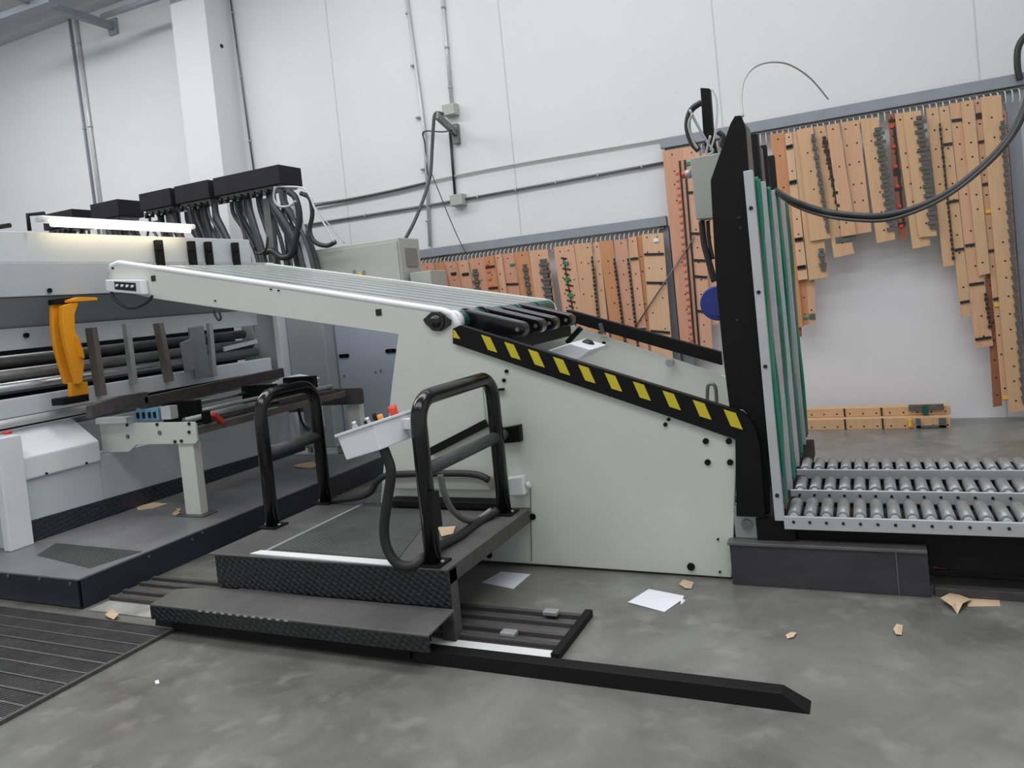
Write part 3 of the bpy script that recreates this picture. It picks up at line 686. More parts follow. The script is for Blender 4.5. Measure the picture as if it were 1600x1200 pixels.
for i, (y, x) in enumerate(((4.30, -.462), (4.42, -.465), (4.90, -.462), (5.0, -.465), (5.5, -.462), (5.62, -.465), (6.2, -.46))):
    pts = []
    for k2 in range(9):
        z = 2.22 - k2 * .225
        pts.append(Vector((x + .006 * math.sin(k2 * 1.3 + i), y + .05 * math.sin(k2 * .9 + i * 2) * (k2 / 8), z)))
    MB().tube(pts, .0085 if i % 2 else .012, 8).build('green_cable', M['green'], mast)
MB().box(-.62, -.42, YN - .02, 6.3, .24, .36).build('carriage_beam', M['black'], mast, .004)
MB().box(-.74, -.60, YN + .0, YN + .08, .24, .42).build('steel_clevis', M['zinc'], mast, .006)
MB().cyl((-.67, YN - .02, .32), (-.67, YN + .1, .32), .03, 12).build('clevis_pin', M['dullsteel'], mast)
for px in ((1155, 340), (1157, 356), (1152, 500)):
    q = P(*px, 'Y', YN + .03); MB().cyl(q, q - Vector((0, .006, 0)), .01, 8).build('bolt', M['gloss'], mast)

# electrical box beside the mast
t = thing('electrical_box', 'grey electrical box fixed on the left of the black mast', 'electrical box', (-.85, 4.9, 2.0))
YB = 4.75
MB().pan([(1078, 247), (1138, 236), (1120, 340), (1087, 343)], 'Y', YB, .16).build('case', M['boxgrey'], t, .006)
MB().cyl(P(1066, 274, 'Y', YB + .08), P(1071, 273, 'Y', YB + .08), .022, 12).build('red_button', M['red'], t)
MB().cyl(P(1071, 273, 'Y', YB + .08), P(1081, 271, 'Y', YB + .08), .028, 12).build('collar', M['zinc'], t)
MB().box(-.80, -.66, 4.9, 4.97, 1.9, 2.42).build('mounting_bracket', M['black'], t, .004)
o = MB().pan([(1094, 137), (1109, 138), (1114, 205), (1120, 238), (1102, 238), (1098, 200)], 'Y', 4.95, .06).build('black_upright', M['black'], None, .004)
tag(o, 'black square upright sticking up above the electrical box', 'post')
for i, (mt, pts, lb) in enumerate((
        ('rubber', ((1096, 160), (1080, 172), (1074, 195), (1080, 220), (1092, 235)), 'coiled thick black cable hanging from the black upright'),
        ('cord', ((1112, 138), (1120, 160), (1118, 205), (1110, 235)), 'pale cord hanging down the right of the black upright'),
        ('zinc', ((1078, 172), (1090, 196), (1106, 224), (1114, 236), (1104, 240), (1110, 212)), 'pale tangled cable crossing above the electrical box'),
        ('zinc', ((1082, 178), (1076, 196), (1084, 222), (1090, 232)), 'pale cable coil left of the black upright'),
        ('rubber', ((1122, 206), (1130, 214), (1128, 226), (1136, 232)), 'short black cable between the upright and the mast'))):
    o = MB().tube([P(x, y, 'Y', 4.85 - .03 * i) for x, y in pts], (.02, .006, .008, .008, .016)[i], 8).build('cable_coil' if i in (0, 3) else 'cable', M[mt])
    tag(o, lb, 'cable')
for i, (pts, lb) in enumerate(((((1096, 345), (1100, 380), (1108, 410), (1116, 440)), 'thick black cable hanging below the electrical box'),
                               (((1106, 345), (1108, 375), (1114, 405)), 'thinner black cable hanging below the electrical box, next to the mast'))):
    o = MB().tube([P(x, y, 'Y', 4.86) for x, y in pts], (.02, .012)[i], 8).build('drop_cable', M['rubber']); tag(o, lb, 'cable')
t = thing('motor', 'round blue motor end behind the black mast', 'motor', (-.85, 5.2, 1.45))
q = P(1121, 474, 'Y', 5.3)
MB().cyl(q, q + Vector((0, .25, 0)), .12, 28).build('housing', M['blue'], t, .01)
MB().cyl(q - Vector((0, .02, 0)), q, .085, 24).build('end_cap', M['blue'], t)
MB().box(q.x, q.x + .14, 5.3, 5.5, q.z - .05, q.z + .05).build('gear_block', M['black'], t, .006)

# pale cord arching over the mast to the rack
o = MB().tube([P(1161, 182, 'Y', 4.4), P(1158, 150, 'Y', 4.6), P(1164, 122, 'Y', 5.0), P(1182, 103, 'Y', 5.6), P(1210, 97, 'Y', 6.3), P(1238, 103, 'Y', 7.0), P(1268, 124, 'Y', 7.8), P(1294, 155, 'Y', 8.7)], [.006] * 6 + [.008] * 40, 6).build('arched_cord', M['boxgrey'])
tag(o, 'thin pale cord arching from the mast top over to the rack', 'cord')
# heavy black cables sagging to the right
for i, (dy, r, mt, lb, yy) in enumerate(((0, .02, 'rubber', 'thick black cable sagging from the mast to the upper right', 4.7), (7, .009, 'hose', 'thinner grey cable sagging just under the thick black one', 4.68))):
    o = MB().tube([P(x, y + dy * w_, 'Y', yy + d_) for x, y, w_, d_ in ((1213, 298, .5, .8), (1240, 314, 1, .4), (1290, 331, 1, .1), (1350, 338, 1, 0), (1390, 336, 1, 0), (1440, 322, .7, 0), (1490, 296, .6, .0), (1540, 256, .5, .0), (1575, 218, .4, .0), (1597, 180, .3, .0), (1612, 130, 0, 0), (1618, 60, 0, 0))], r, 10).build('sagging_cable', M[mt])
    tag(o, lb, 'cable')
o = MB().tube([P(x, y, 'Y', 8.7) for x, y in ((1606, 52), (1596, 64), (1590, 80), (1590, 105), (1594, 125))], .03, 8).build('wall_cable', M['rubber'])
tag(o, 'black cable loop at the right edge above the tall rack', 'cable')

# ================================================================ ROLLER CONVEYOR
XE = 1.25
for i, (y0, y1, lb) in enumerate(((4.22, 4.60, 'front track of steel rollers, nearest the camera'), (4.70, 5.08, 'middle track of steel rollers between two others'), (5.19, 5.52, 'rear track of steel rollers, nearest the wall'))):
    t = thing('roller_track', lb, 'roller conveyor', (.4, (y0 + y1) / 2, .3), 'roller tracks of the conveyor')
    zt = .385 + .012 * (i > 0)
    MB().box(-.46, XE - .01, y0 + .03, y1 - .01, .325, .335).build('gap_shade_sheet', M['black'], t)  # added black sheet that paints the shade between the rollers
    fr = MB().box(-.47, XE, y0, y0 + .02, .315, zt).build('near_rail', M['alu'], t, .003)
    MB().box(-.47, XE, y1, y1 + .012, .315, zt - .03).build('far_rail', M['black'], t, .003)
    n = int((XE + .40) / .0815)
    for k2 in range(n):
        x = -.42 + k2 * .0815
        if x > XE - .05: break
        ro = MB().cyl((x, y0 + .06 - .02 * (i == 0), .375), (x, y1 - .09 + .06 * (i == 2), .375), .033, 16).build('roller', M['rollersteel'], t)
        MB().cyl((x, y0 + .02, .375), (x, y0 + .061 - .02 * (i == 0), .375), .022, 12).build('roller_end', M['alu'], ro)
        if i < 2: MB().cyl((x, y0 - .005, zt - .028), (x, y0 + .001, zt - .028), .008, 8).build('axle_end', M['ruler'], t)
fr = thing('conveyor_frame', 'black welded frame under the roller tracks', 'frame', (.4, 4.9, 0))
MB().prism([(-.5, 4.30, .31), (XE, 4.30, .31), (XE, 4.30, .08), (.35, 4.30, .10), (.15, 4.30, .14), (-.5, 4.30, .12)], (0, .06, 0)).build('near_beam', M['black'], fr, .004)
MB().box(-.5, XE, 4.86, 4.92, .12, .31).build('middle_beam', M['black'], fr, .004)
MB().box(-.5, XE, 5.44, 5.50, .12, .31).build('far_beam', M['black'], fr, .004)
for x in (-.3, .5, 1.1): MB().box(x, x + .08, 4.36, 5.44, .14, .30).build('cross_beam', M['black'], fr, .004)
for x in (-.4, 1.0):
    for y in (4.31, 5.44): MB().box(x, x + .06, y, y + .06, 0, .13).build('foot', M['black'], fr)
# charcoal beam box on the floor at the foot of the mast
t = thing('beam_cover', 'charcoal sheet-steel beam lying on the floor below the mast', 'beam', (-.28, 4.3, 0))
MB().box(-.765, .20, 4.20, 4.28, 0.0, .225).build('front_plate', M['boxbeam'], t, .003)
MB().box(-.775, .20, 4.19, 4.29, .225, .24).build('top_strip', M['dullsteel'], t, .002)
MB().box(.055, .062, 4.196, 4.20, .0, .23).build('seam', M['dullsteel'], t)
o = MB().box(.22, 1.5, 4.22, 4.27, 0, .045).build('floor_rail', M['darkbeam'], None, .004)
tag(o, 'low dark rail on the floor right of the charcoal beam', 'rail')
o = MB().box(.22, 1.5, 4.5, 4.9, 0, .03).build('base_plate', M['darkbeam'], None, .004)
tag(o, 'dirty dark base plate on the floor under the roller tracks', 'plate')

# ================================================================ OPERATOR PLATFORM
plat = thing('operator_platform', 'dark steel operator platform with a lower step in front', 'platform', (-2.75, 3.6, 0))
ZP = .385
MB().box(-3.60, -1.975, 3.20, 4.255, ZP - .012, ZP).build('deck_plate', M['deckplate'], plat, .003)
MB().prism([P(*p, 'Z', ZP) for p in ((418, 858), (622, 875), (690, 785), (566, 786))], (0, 0, .003)).build('tread_panel', M['tread'], plat)
q0, q1, q2 = Vector((-3.24, 3.28, ZP)), Vector((-2.25, 3.215, ZP)), Vector((-3.25, 4.2, ZP))
MB().prism([P(*p, 'Z', ZP) for p in ((391, 866), (408, 861), (614, 877), (616, 885))], (0, 0, .006)).build('white_strip', M['cream_top'], plat)
MB().prism([(-3.245, 3.28, ZP), (-3.22, 3.28, ZP), (-3.22, 4.22, ZP), (-3.245, 4.22, ZP)], (0, 0, .005)).build('edge_strip', M['zinc'], plat)
MB().box(-3.55, -1.975, 3.20, 3.212, .19, ZP - .012).build('front_skirt', M['skirt'], plat)
MB().box(-1.99, -1.975, 3.21, 4.24, ZP - .085, ZP - .012).build('side_channel', M['darkbeam'], plat, .003)
MB().box(-2.05, -1.975, 3.212, 3.29, .0, ZP - .012).build('leg', M['darkbeam'], plat, .003)
MB().box(-3.55, -3.48, 3.212, 3.29, .0, ZP - .012).build('leg', M['darkbeam'], plat, .003)
MB().box(-3.55, -3.48, 4.16, 4.24, .0, ZP - .012).build('leg', M['darkbeam'], plat, .003)
st = MB().prism([(-3.80, 3.12, .19), (-3.80, 2.93, .175), (-1.95, 2.93, .175), (-1.95, 3.19, .19), (-3.55, 3.19, .19)], (0, 0, -.012)).build('step', M['deckplate'], plat, .003)
st2 = MB().box(-3.80, -1.95, 2.93, 2.94, .09, .165).build('step_skirt', M['skirt'], plat)
MB().box(-3.7, -2.1, 2.98, 3.18, .02, .16).build('step_frame', M['black'], plat)
rnd = random.Random(5)
ch = MB()
for k2 in range(12): ch.box(-3.42 + k2 * .055, -3.395 + k2 * .055, 2.926, 2.931, .165, .172)
ch.build('worn_edge_marks', M['zinc'], plat)
def handrail(X, ya, yb, lb):
    h = MB(); r = .043; zt = 1.235
    pts = [Vector((X, ya, ZP)), Vector((X, ya, zt - .13))]
    for a in range(1, 7): th = math.pi / 2 * a / 6; pts.append(Vector((X, ya + .13 * (1 - math.cos(th)), zt - .13 + .13 * math.sin(th))))
    for a in range(0, 7): th = math.pi / 2 * a / 6; pts.append(Vector((X, yb - .13 + .13 * math.sin(th), zt - .13 + .13 * math.cos(th))))
    pts.append(Vector((X, yb, ZP)))
    h.tube(pts, r, 18, None, False)
    hr = h.build('handrail', M['gloss'], plat); lab(hr, lb)
    MB().cyl((X, ya, .865), (X, yb, .865), .036, 14).build('mid_rail', M['hose'], hr)
    for y in (ya, yb):
        MB().box(X - .07, X + .07, y - .06, y + .07, ZP, ZP + .012).build('foot_flange', M['black'], hr, .002)
        for dx in (-.055, .055): MB().cyl((X + dx, y, ZP + .012), (X + dx, y, ZP + .022), .01, 6).build('bolt', M['zinc'], hr)
    return hr
hl = handrail(-3.56, 3.70, 4.24, 'left black tubular handrail')
hr = handrail(-2.09, 3.26, 4.12, 'right black tubular handrail')
MB().cyl((-2.09, 4.12, .86), (-2.09, YN, .855), .035, 14).build('rail_extension', M['hose'], hr)
MB().pan([(673, 768), (686, 766), (692, 822), (676, 825)], 'X', -2.04, -.03).build('strap_plate', M['black'], hr, .003)

# control box hung on the right handrail
cb = thing('control_box', 'white sloping control box with push buttons on the right handrail', 'control box', P(610, 680, 'Y', 3.2))
def K(x, y, Y): return P(x, y, 'Y', Y)
A = K(527, 683, 3.02); B = K(583, 664, 3.02); b2 = K(594, 703, 3.02); a2 = K(541, 719, 3.02); LY = Vector((0, .46, 0))
nrm2 = (B - A).cross(Vector((0, 1, 0))).normalized()
if nrm2.z < 0: nrm2 = -nrm2
MB().prism([A, B, b2, a2], LY).build('case', M['white'], cb, .004)
u_ = (B - A)
e_ = u_.normalized() * .008
lid = MB().prism([A - e_ - Vector((0, .01, 0)), B + e_ - Vector((0, .01, 0)), B + e_ + nrm2 * .014 - Vector((0, .01, 0)), A - e_ + nrm2 * .014 - Vector((0, .01, 0))], LY + Vector((0, .02, 0))).build('lid', M['white'], cb, .003)
for (s_, t_, mt, r, h_, nm) in ((.38, .10, 'steel', .015, .035, 'push_button'), (.38, .34, 'steel', .015, .035, 'push_button'), (.5, .22, 'black', .008, .02, 'switch'),
                               (.36, .60, 'amber', .016, .03, 'amber_button'), (.25, .58, 'black', .012, .045, 'selector'), (.42, .84, 'red', .024, .055, 'emergency_stop')):
    p = A + u_ * s_ + LY * t_ + nrm2 * .013
    MB().cyl(p, p + nrm2 * h_, r, 16).build(nm, M[mt], lid)
MB().bar((-2.12, 3.28, b2.z + .08), (B.x - .01, 3.28, b2.z + .08), .05, .05).build('mounting_arm', M['white'], cb)
# hoses of the platform
o = MB().tube([K(596, 694, 3.16), K(604, 712, 3.16), K(611, 740, 3.16), K(604, 790, 3.16), K(600, 830, 3.16), K(606, 860, 3.16), K(622, 881, 3.17), K(645, 884, 3.2), K(664, 870, 3.26), K(690, 851, 3.45), K(720, 836, 3.65), K(748, 816, 3.9), K(776, 798, 4.05)], .026, 12).build('control_hose', M['rubber'])
tag(o, 'thick black hose looping from the control box along the platform edge', 'hose')
o = MB().tube([K(688, 742, 3.6), K(694, 770, 3.6), K(706, 796, 3.65), K(726, 812, 3.75), K(744, 812, 3.9), K(768, 797, 4.0)], .018, 10).build('grey_hose', M['dullsteel'])
tag(o, 'grey hose hanging from the mid rail of the right handrail', 'hose')
o = MB().tube([K(520, 782, 4.22), K(560, 777, 4.2), K(580, 768, 4.2), K(590, 752, 4.2), K(610, 742, 4.2), K(680, 740, 4.2), K(740, 741, 4.2), K(764, 750, 4.2)], .022, 10).build('floor_cable', M['rubber'])
tag(o, 'black cable running behind the platform between the two handrails', 'cable')
for lb, pts in (('pale cable tie round the hose near the rear post', ((762, 790), (782, 795))), ('pale cable tie round the hose at mid platform edge', ((724, 823), (736, 830)))):
    pass

# ================================================================ FLOOR FITTINGS
o = MB().prism([(-3.86, 2.99, 0), (-3.86, 3.09, 0), (-3.86, 3.075, .062), (-3.86, 3.005, .062)], (3.46, 0, 0))
o.v = [(x + (.10 if (x > -1 and z < .01) else 0), y, z) for x, y, z in o.v]
o = o.build('guide_rail', M['black'], None, .003); tag(o, 'long black guide rail with an angled end lying on the open floor', 'rail')
t = thing('track_frame', 'worn steel track frame set in the floor beside the guide rail', 'floor track', (-2.6, 3.4, 0))
x0, x1 = -4.6, -1.42
MB().box(-3.4, x1, 3.14, 3.235, 0.0, .012).build('white_plate', M['cream_top'], t, .002)
MB().box(x0 + .02, -3.4, 3.095, 3.24, 0.0, .01).build('worn_plate', M['silver'], t, .002)
for y in (3.27, 3.37, 3.50, 3.60):
    MB().box(x0, x1 + .0, y - .015, y + .015, 0, .03).build('channel', M['darkbeam'], t, .002)
MB().box(x0, x1, 3.25, 3.62, 0, .008).build('bed_plate', M['dullsteel'], t)
MB().box(x1 - .02, x1 + .02, 3.16, 3.66, 0, .035).build('end_bar', M['black'], t, .002)
for x, y in ((-1.72, 3.30), (-1.60, 3.57)):
    MB().box(x - .04, x + .04, y - .02, y + .03, .03, .05).build('stop_block', M['zinc'], t, .003)
gr = thing('floor_grating', 'dark steel floor grating at the lower left of the hall', 'grating', (-4.9, 2.5, 0))
MB().box(-7.5, -3.70, 1.9, 3.0, .001, .004).build('pit_cover', M['black'], gr)
m_ = MB()
for k2 in range(100): 
    y = 1.92 + k2 * .0108
    m_.box(-7.5, -3.72, y, y + .003, .004, .016)
m_.build('grille_bars', M['dullsteel'], gr)
for k2 in range(11):
    y = 1.93 + k2 * .105
    MB().box(-7.5, -3.71, y, y + .010, .004, .021).build('bearing_bar', M['dullsteel'], gr)
MB().box(-3.72, -3.695, 1.9, 3.0, 0, .02).build('edge_angle', M['darkbeam'], gr, .002)

def flat(px, lb, mt='paper', nm='paper_sheet', z=.001, th=.0012, cat='paper', group=None, crumple=0):
    pts = [P(*p, 'Z', z) for p in px]
    n = len(pts); c = sum(pts, Vector()) / n
    vs = [p + Vector((0, 0, random.uniform(.0, crumple))) for p in pts] + [c + Vector((0, 0, crumple * .8))]
    vs2 = [v - Vector((0, 0, th)) for v in vs]
    fs = [(i, (i + 1) % n, n) for i in range(n)] + [((i + 1) % n + n + 1, i + n + 1, 2 * n + 1) for i in range(n)] + [(i, i + n + 1, (i + 1) % n + n + 1, (i + 1) % n) for i in range(n)]
    o = MB().add(vs, fs, None).add([], []) if False else MB().add(vs + vs2, fs)
    return tag(o.build(nm, M[mt]), lb, cat, group)
flat([(753, 910), (783, 893), (829, 897), (802, 920)], 'bluish white sheet of paper half under the platform')
flat([(981, 942), (1014, 921), (1069, 931), (1066, 938), (1038, 956)], 'larger crumpled white sheet of paper on the open floor', crumple=.008)
flat([(1063, 934), (1071, 938), (1064, 945)], 'tiny white shred at the corner of the larger paper sheet', nm='paper_scrap', crumple=.006)
flat([(1061, 914), (1068, 908), (1084, 910), (1080, 920), (1071, 921)], 'small brown scrap of card by the foot of the cream panel', 'card', 'card_scrap', crumple=.012, cat='scrap')
flat([(1470, 943), (1488, 930), (1518, 940), (1505, 952), (1496, 960), (1488, 955)], 'torn piece of cardboard at the lower right of the charcoal beam', 'card', 'card_scrap', crumple=.03, cat='scrap')
flat([(1512, 935), (1562, 938), (1563, 947), (1512, 948)], 'flat strip of cardboard right of the torn piece', 'card', 'card_scrap', crumple=.004, cat='scrap')
flat([(1228, 994), (1236, 988), (1245, 990), (1240, 997), (1230, 999)], 'small pale scrap of card on the open floor, left one of two', 'card', 'card_scrap', crumple=.01, cat='scrap')
flat([(1396, 985), (1401, 975), (1411, 977), (1409, 993), (1400, 994)], 'small pale scrap of card on the open floor, right one of two', 'card', 'card_scrap', crumple=.015, cat='scrap')
flat([(164, 962), (176, 953), (186, 962), (178, 970), (170, 966)], 'crumpled pale scrap between the walkway and the grating', 'card', 'card_scrap', z=.014, crumple=.02, cat='scrap')
flat([(684, 825), (712, 823), (708, 834), (690, 839)], 'pale piece of card lying on the platform tread', 'card', 'card_scrap', z=ZP + .004, crumple=.006, cat='scrap')
flat([(459, 727), (490, 722), (497, 728), (485, 732), (462, 731)], 'long pale scrap on the walkway seen through the left handrail', 'card', 'card_scrap', z=.201, crumple=.01, cat='scrap')
flat([(213, 792), (240, 785), (262, 788), (240, 794), (216, 798)], 'pale torn strip on the walkway left of the bracket leg', 'card', 'card_scrap', z=.201, crumple=.008, cat='scrap')
flat([(268, 803), (276, 799), (282, 803), (274, 807)], 'small pale crumb beside the bracket leg', 'card', 'card_scrap', z=.201, crumple=.015, cat='scrap')
flat([(276, 796), (283, 794), (282, 800), (277, 800)], 'tiny pinkish crumb behind the one beside the bracket leg', 'card', 'card_scrap', z=.201, crumple=.012, cat='scrap')
flat([(1457, 880), (1487, 876), (1480, 894), (1460, 893)], 'brownish scrap beside the end of the charcoal beam', 'card', 'card_scrap', z=.031, crumple=.02, cat='scrap')
flat([(1500, 882), (1512, 878), (1530, 884), (1526, 892), (1506, 891)], 'white crumpled scrap under the roller tracks', 'paper', 'paper_scrap', z=.031, crumple=.02, cat='scrap')
flat([(242, 1065), (248, 1063), (249, 1068), (243, 1069)], 'tiny pale speck on the floor right of the grating', 'paper', 'paper_scrap', crumple=.004, cat='scrap')

# ================================================================ RACKS AND CUTTING-DIE BOARDS
YR = 8.80
def rack(x0, x1, zt, lb, posts, nh, hz_):
    t = thing('wall_rack', lb, 'rack', ((x0 + x1) / 2, YR, 0))
    MB().box(x0, x1, YR - .04, YR + .05, zt - .115, zt).build('top_beam', M['rack'], t, .006)
    MB().box(x0 + .06, x1 - .04, YR - .01, YR + .02, zt - .15, zt - .12).build('hook_rail', M['dullsteel'], t, .003)
    for x in posts: MB().box(x - .055, x + .055, YR - .03 + .05, YR + .1, 0, zt - .115).build('post', M['rack'], t, .004)
    k0 = None
    for i in range(nh):
        x = x0 + .12 + (x1 - x0 - .22) * i / (nh - 1)
        if k0 is None:
            k0 = MB().tube([Vector((x, YR + .0, zt - .14)), Vector((x, YR - .06, zt - .16)), Vector((x, YR - .075, zt - .2)), Vector((x, YR - .075, zt - .2 - hz_)), Vector((x, YR - .05, zt - .225 - hz_)), Vector((x, YR - .03, zt - .2 - hz_))], .006, 5).build('hook', M['cord'], t)
            kx = x
        else:
            k1 = k0.copy(); COL.objects.link(k1); k1.parent = t; k1.location = k0.location + Vector((x - kx, 0, 0))
    return t
ur = rack(-1.96, 1.80, 3.36, 'tall grey wall rack on the right with long wooden boards', (-1.87, 1.475), 62, .05)
lr = rack(-5.52, -1.97, 2.475, 'low grey wall rack on the left with pinkish wooden boards', (-2.02, -5.0), 58, .03)
MB().cyl(P(1085, 370, 'Y', YR - .15), P(992, 512, 'Y', YR - .15), .008, 6).build('thin_strut', M['dullsteel'], ur)

def board(tl, tr, bl, br, wood, lb, lay=0, decor=(), holes=2, cat='wooden board', group=None, seed=0):
    """one hanging cutting die board; lay = which layer in front of the wall"""
    Yb = YR - .10 - .028 * lay
    c4 = [P(*p, 'Y', Yb) for p in (tl, tr, br, bl)]
    root = MB()
    root.prism(c4, (0, .018, 0), W[wood])
    rnd = random.Random(seed * 31 + 5)
    A_, B_, C4, D4 = c4
    def at(u, v): return A_.lerp(B_, u).lerp(D4.lerp(C4, u), v)
    Ht = (D4 - A_).length; Wd = (B_ - A_).length
    n = max(3, int(Ht / .17))
    for i in range(n):
        for u in ((.25, .75) if (holes == 2 and Wd > .13) else (.5,)):
            if rnd.random() < .2: continue
            q = at(u + rnd.uniform(-.06, .06), (i + .3 + rnd.uniform(-.1, .1)) / n)
            root.add([q + Vector((math.cos(a) * .0095, -.0012, math.sin(a) * .0095)) for a in [k * math.pi / 4 for k in range(8)]], [tuple(range(8))], M['hole'])
    o = root.build('die_board', None)
    tag(o, lb, cat, group)
    for d in decor:
        k_ = d[0]
        if k_ == 'rubber':                       # serrated rubber strip down one edge
            _, u, v0, v1, wdt, mt = d
            r_ = MB(); n2 = max(4, int((v1 - v0) * Ht / .045))
            for i in range(n2):
                v = v0 + (v1 - v0) * (i + .5) / n2
                q = at(u, v); hh = (v1 - v0) * Ht / n2
                ww = wdt * (1.0 if i % 2 else .62) * rnd.uniform(.85, 1.1)
                r_.box(q.x - ww / 2, q.x + ww / 2, Yb - .02 - rnd.uniform(0, .01), Yb - .001, q.z - hh * .36, q.z + hh * .36, M[mt])
            r_.build('rubber_strip', None, o)
        elif k_ == 'bands':
            for v in d[1]:
                q0 = at(0.04, v); q1 = at(.96, v)
                MB().bar(q0 + Vector((0, -.006, 0)), q1 + Vector((0, -.006, 0)), .011, .026).build('cutting_rule', M['ruler'], o)
        elif k_ == 'line':
            _, u, v0, v1, mt = d
            MB().bar(at(u, v0) + Vector((0, -.006, 0)), at(u, v1) + Vector((0, -.006, 0)), .02, .012).build('cutting_rule', M[mt], o)
        elif k_ == 'dots':
            _, u, v0, v1, nn, mt, sz = d
            for i in range(nn):
                q = at(u, v0 + (v1 - v0) * i / max(1, nn - 1))
                MB().box(q.x - sz, q.x + sz, Yb - .014, Yb - .001, q.z - sz * .8, q.z + sz * .8).build('pad', M[mt], o, .003)
        elif k_ == 'patch':
            _, u, v, w_, h_, mt = d
            q = at(u, v); MB().box(q.x - w_, q.x + w_, Yb - .012, Yb - .001, q.z - h_, q.z + h_).build('patch', M[mt], o, .003)
        elif k_ == 'zig':
            r_ = MB(); _, u, v0, v1, nn = d
            for i in range(nn):
                v = v0 + (v1 - v0) * i / nn; q = at(u + .06 * (i % 2), v); q2 = at(u + .28 + .06 * (i % 3), v + .012)
                r_.bar(q + Vector((0, -.006, 0)), q2 + Vector((0, -.006, 0)), .012, .016, M['ruler'])
                if i % 3 == 1: r_.box(q.x + .02, q.x + .07, Yb - .02, Yb - .001, q.z - .03, q.z + .012, M['green'])
            r_.bar(at(u + .12, v0) + Vector((0, -.004, 0)), at(u + .26, v1) + Vector((0, -.004, 0)), .014, .012, M['ruler'])
            r_.build('zigzag_rule', None, o)
    return o
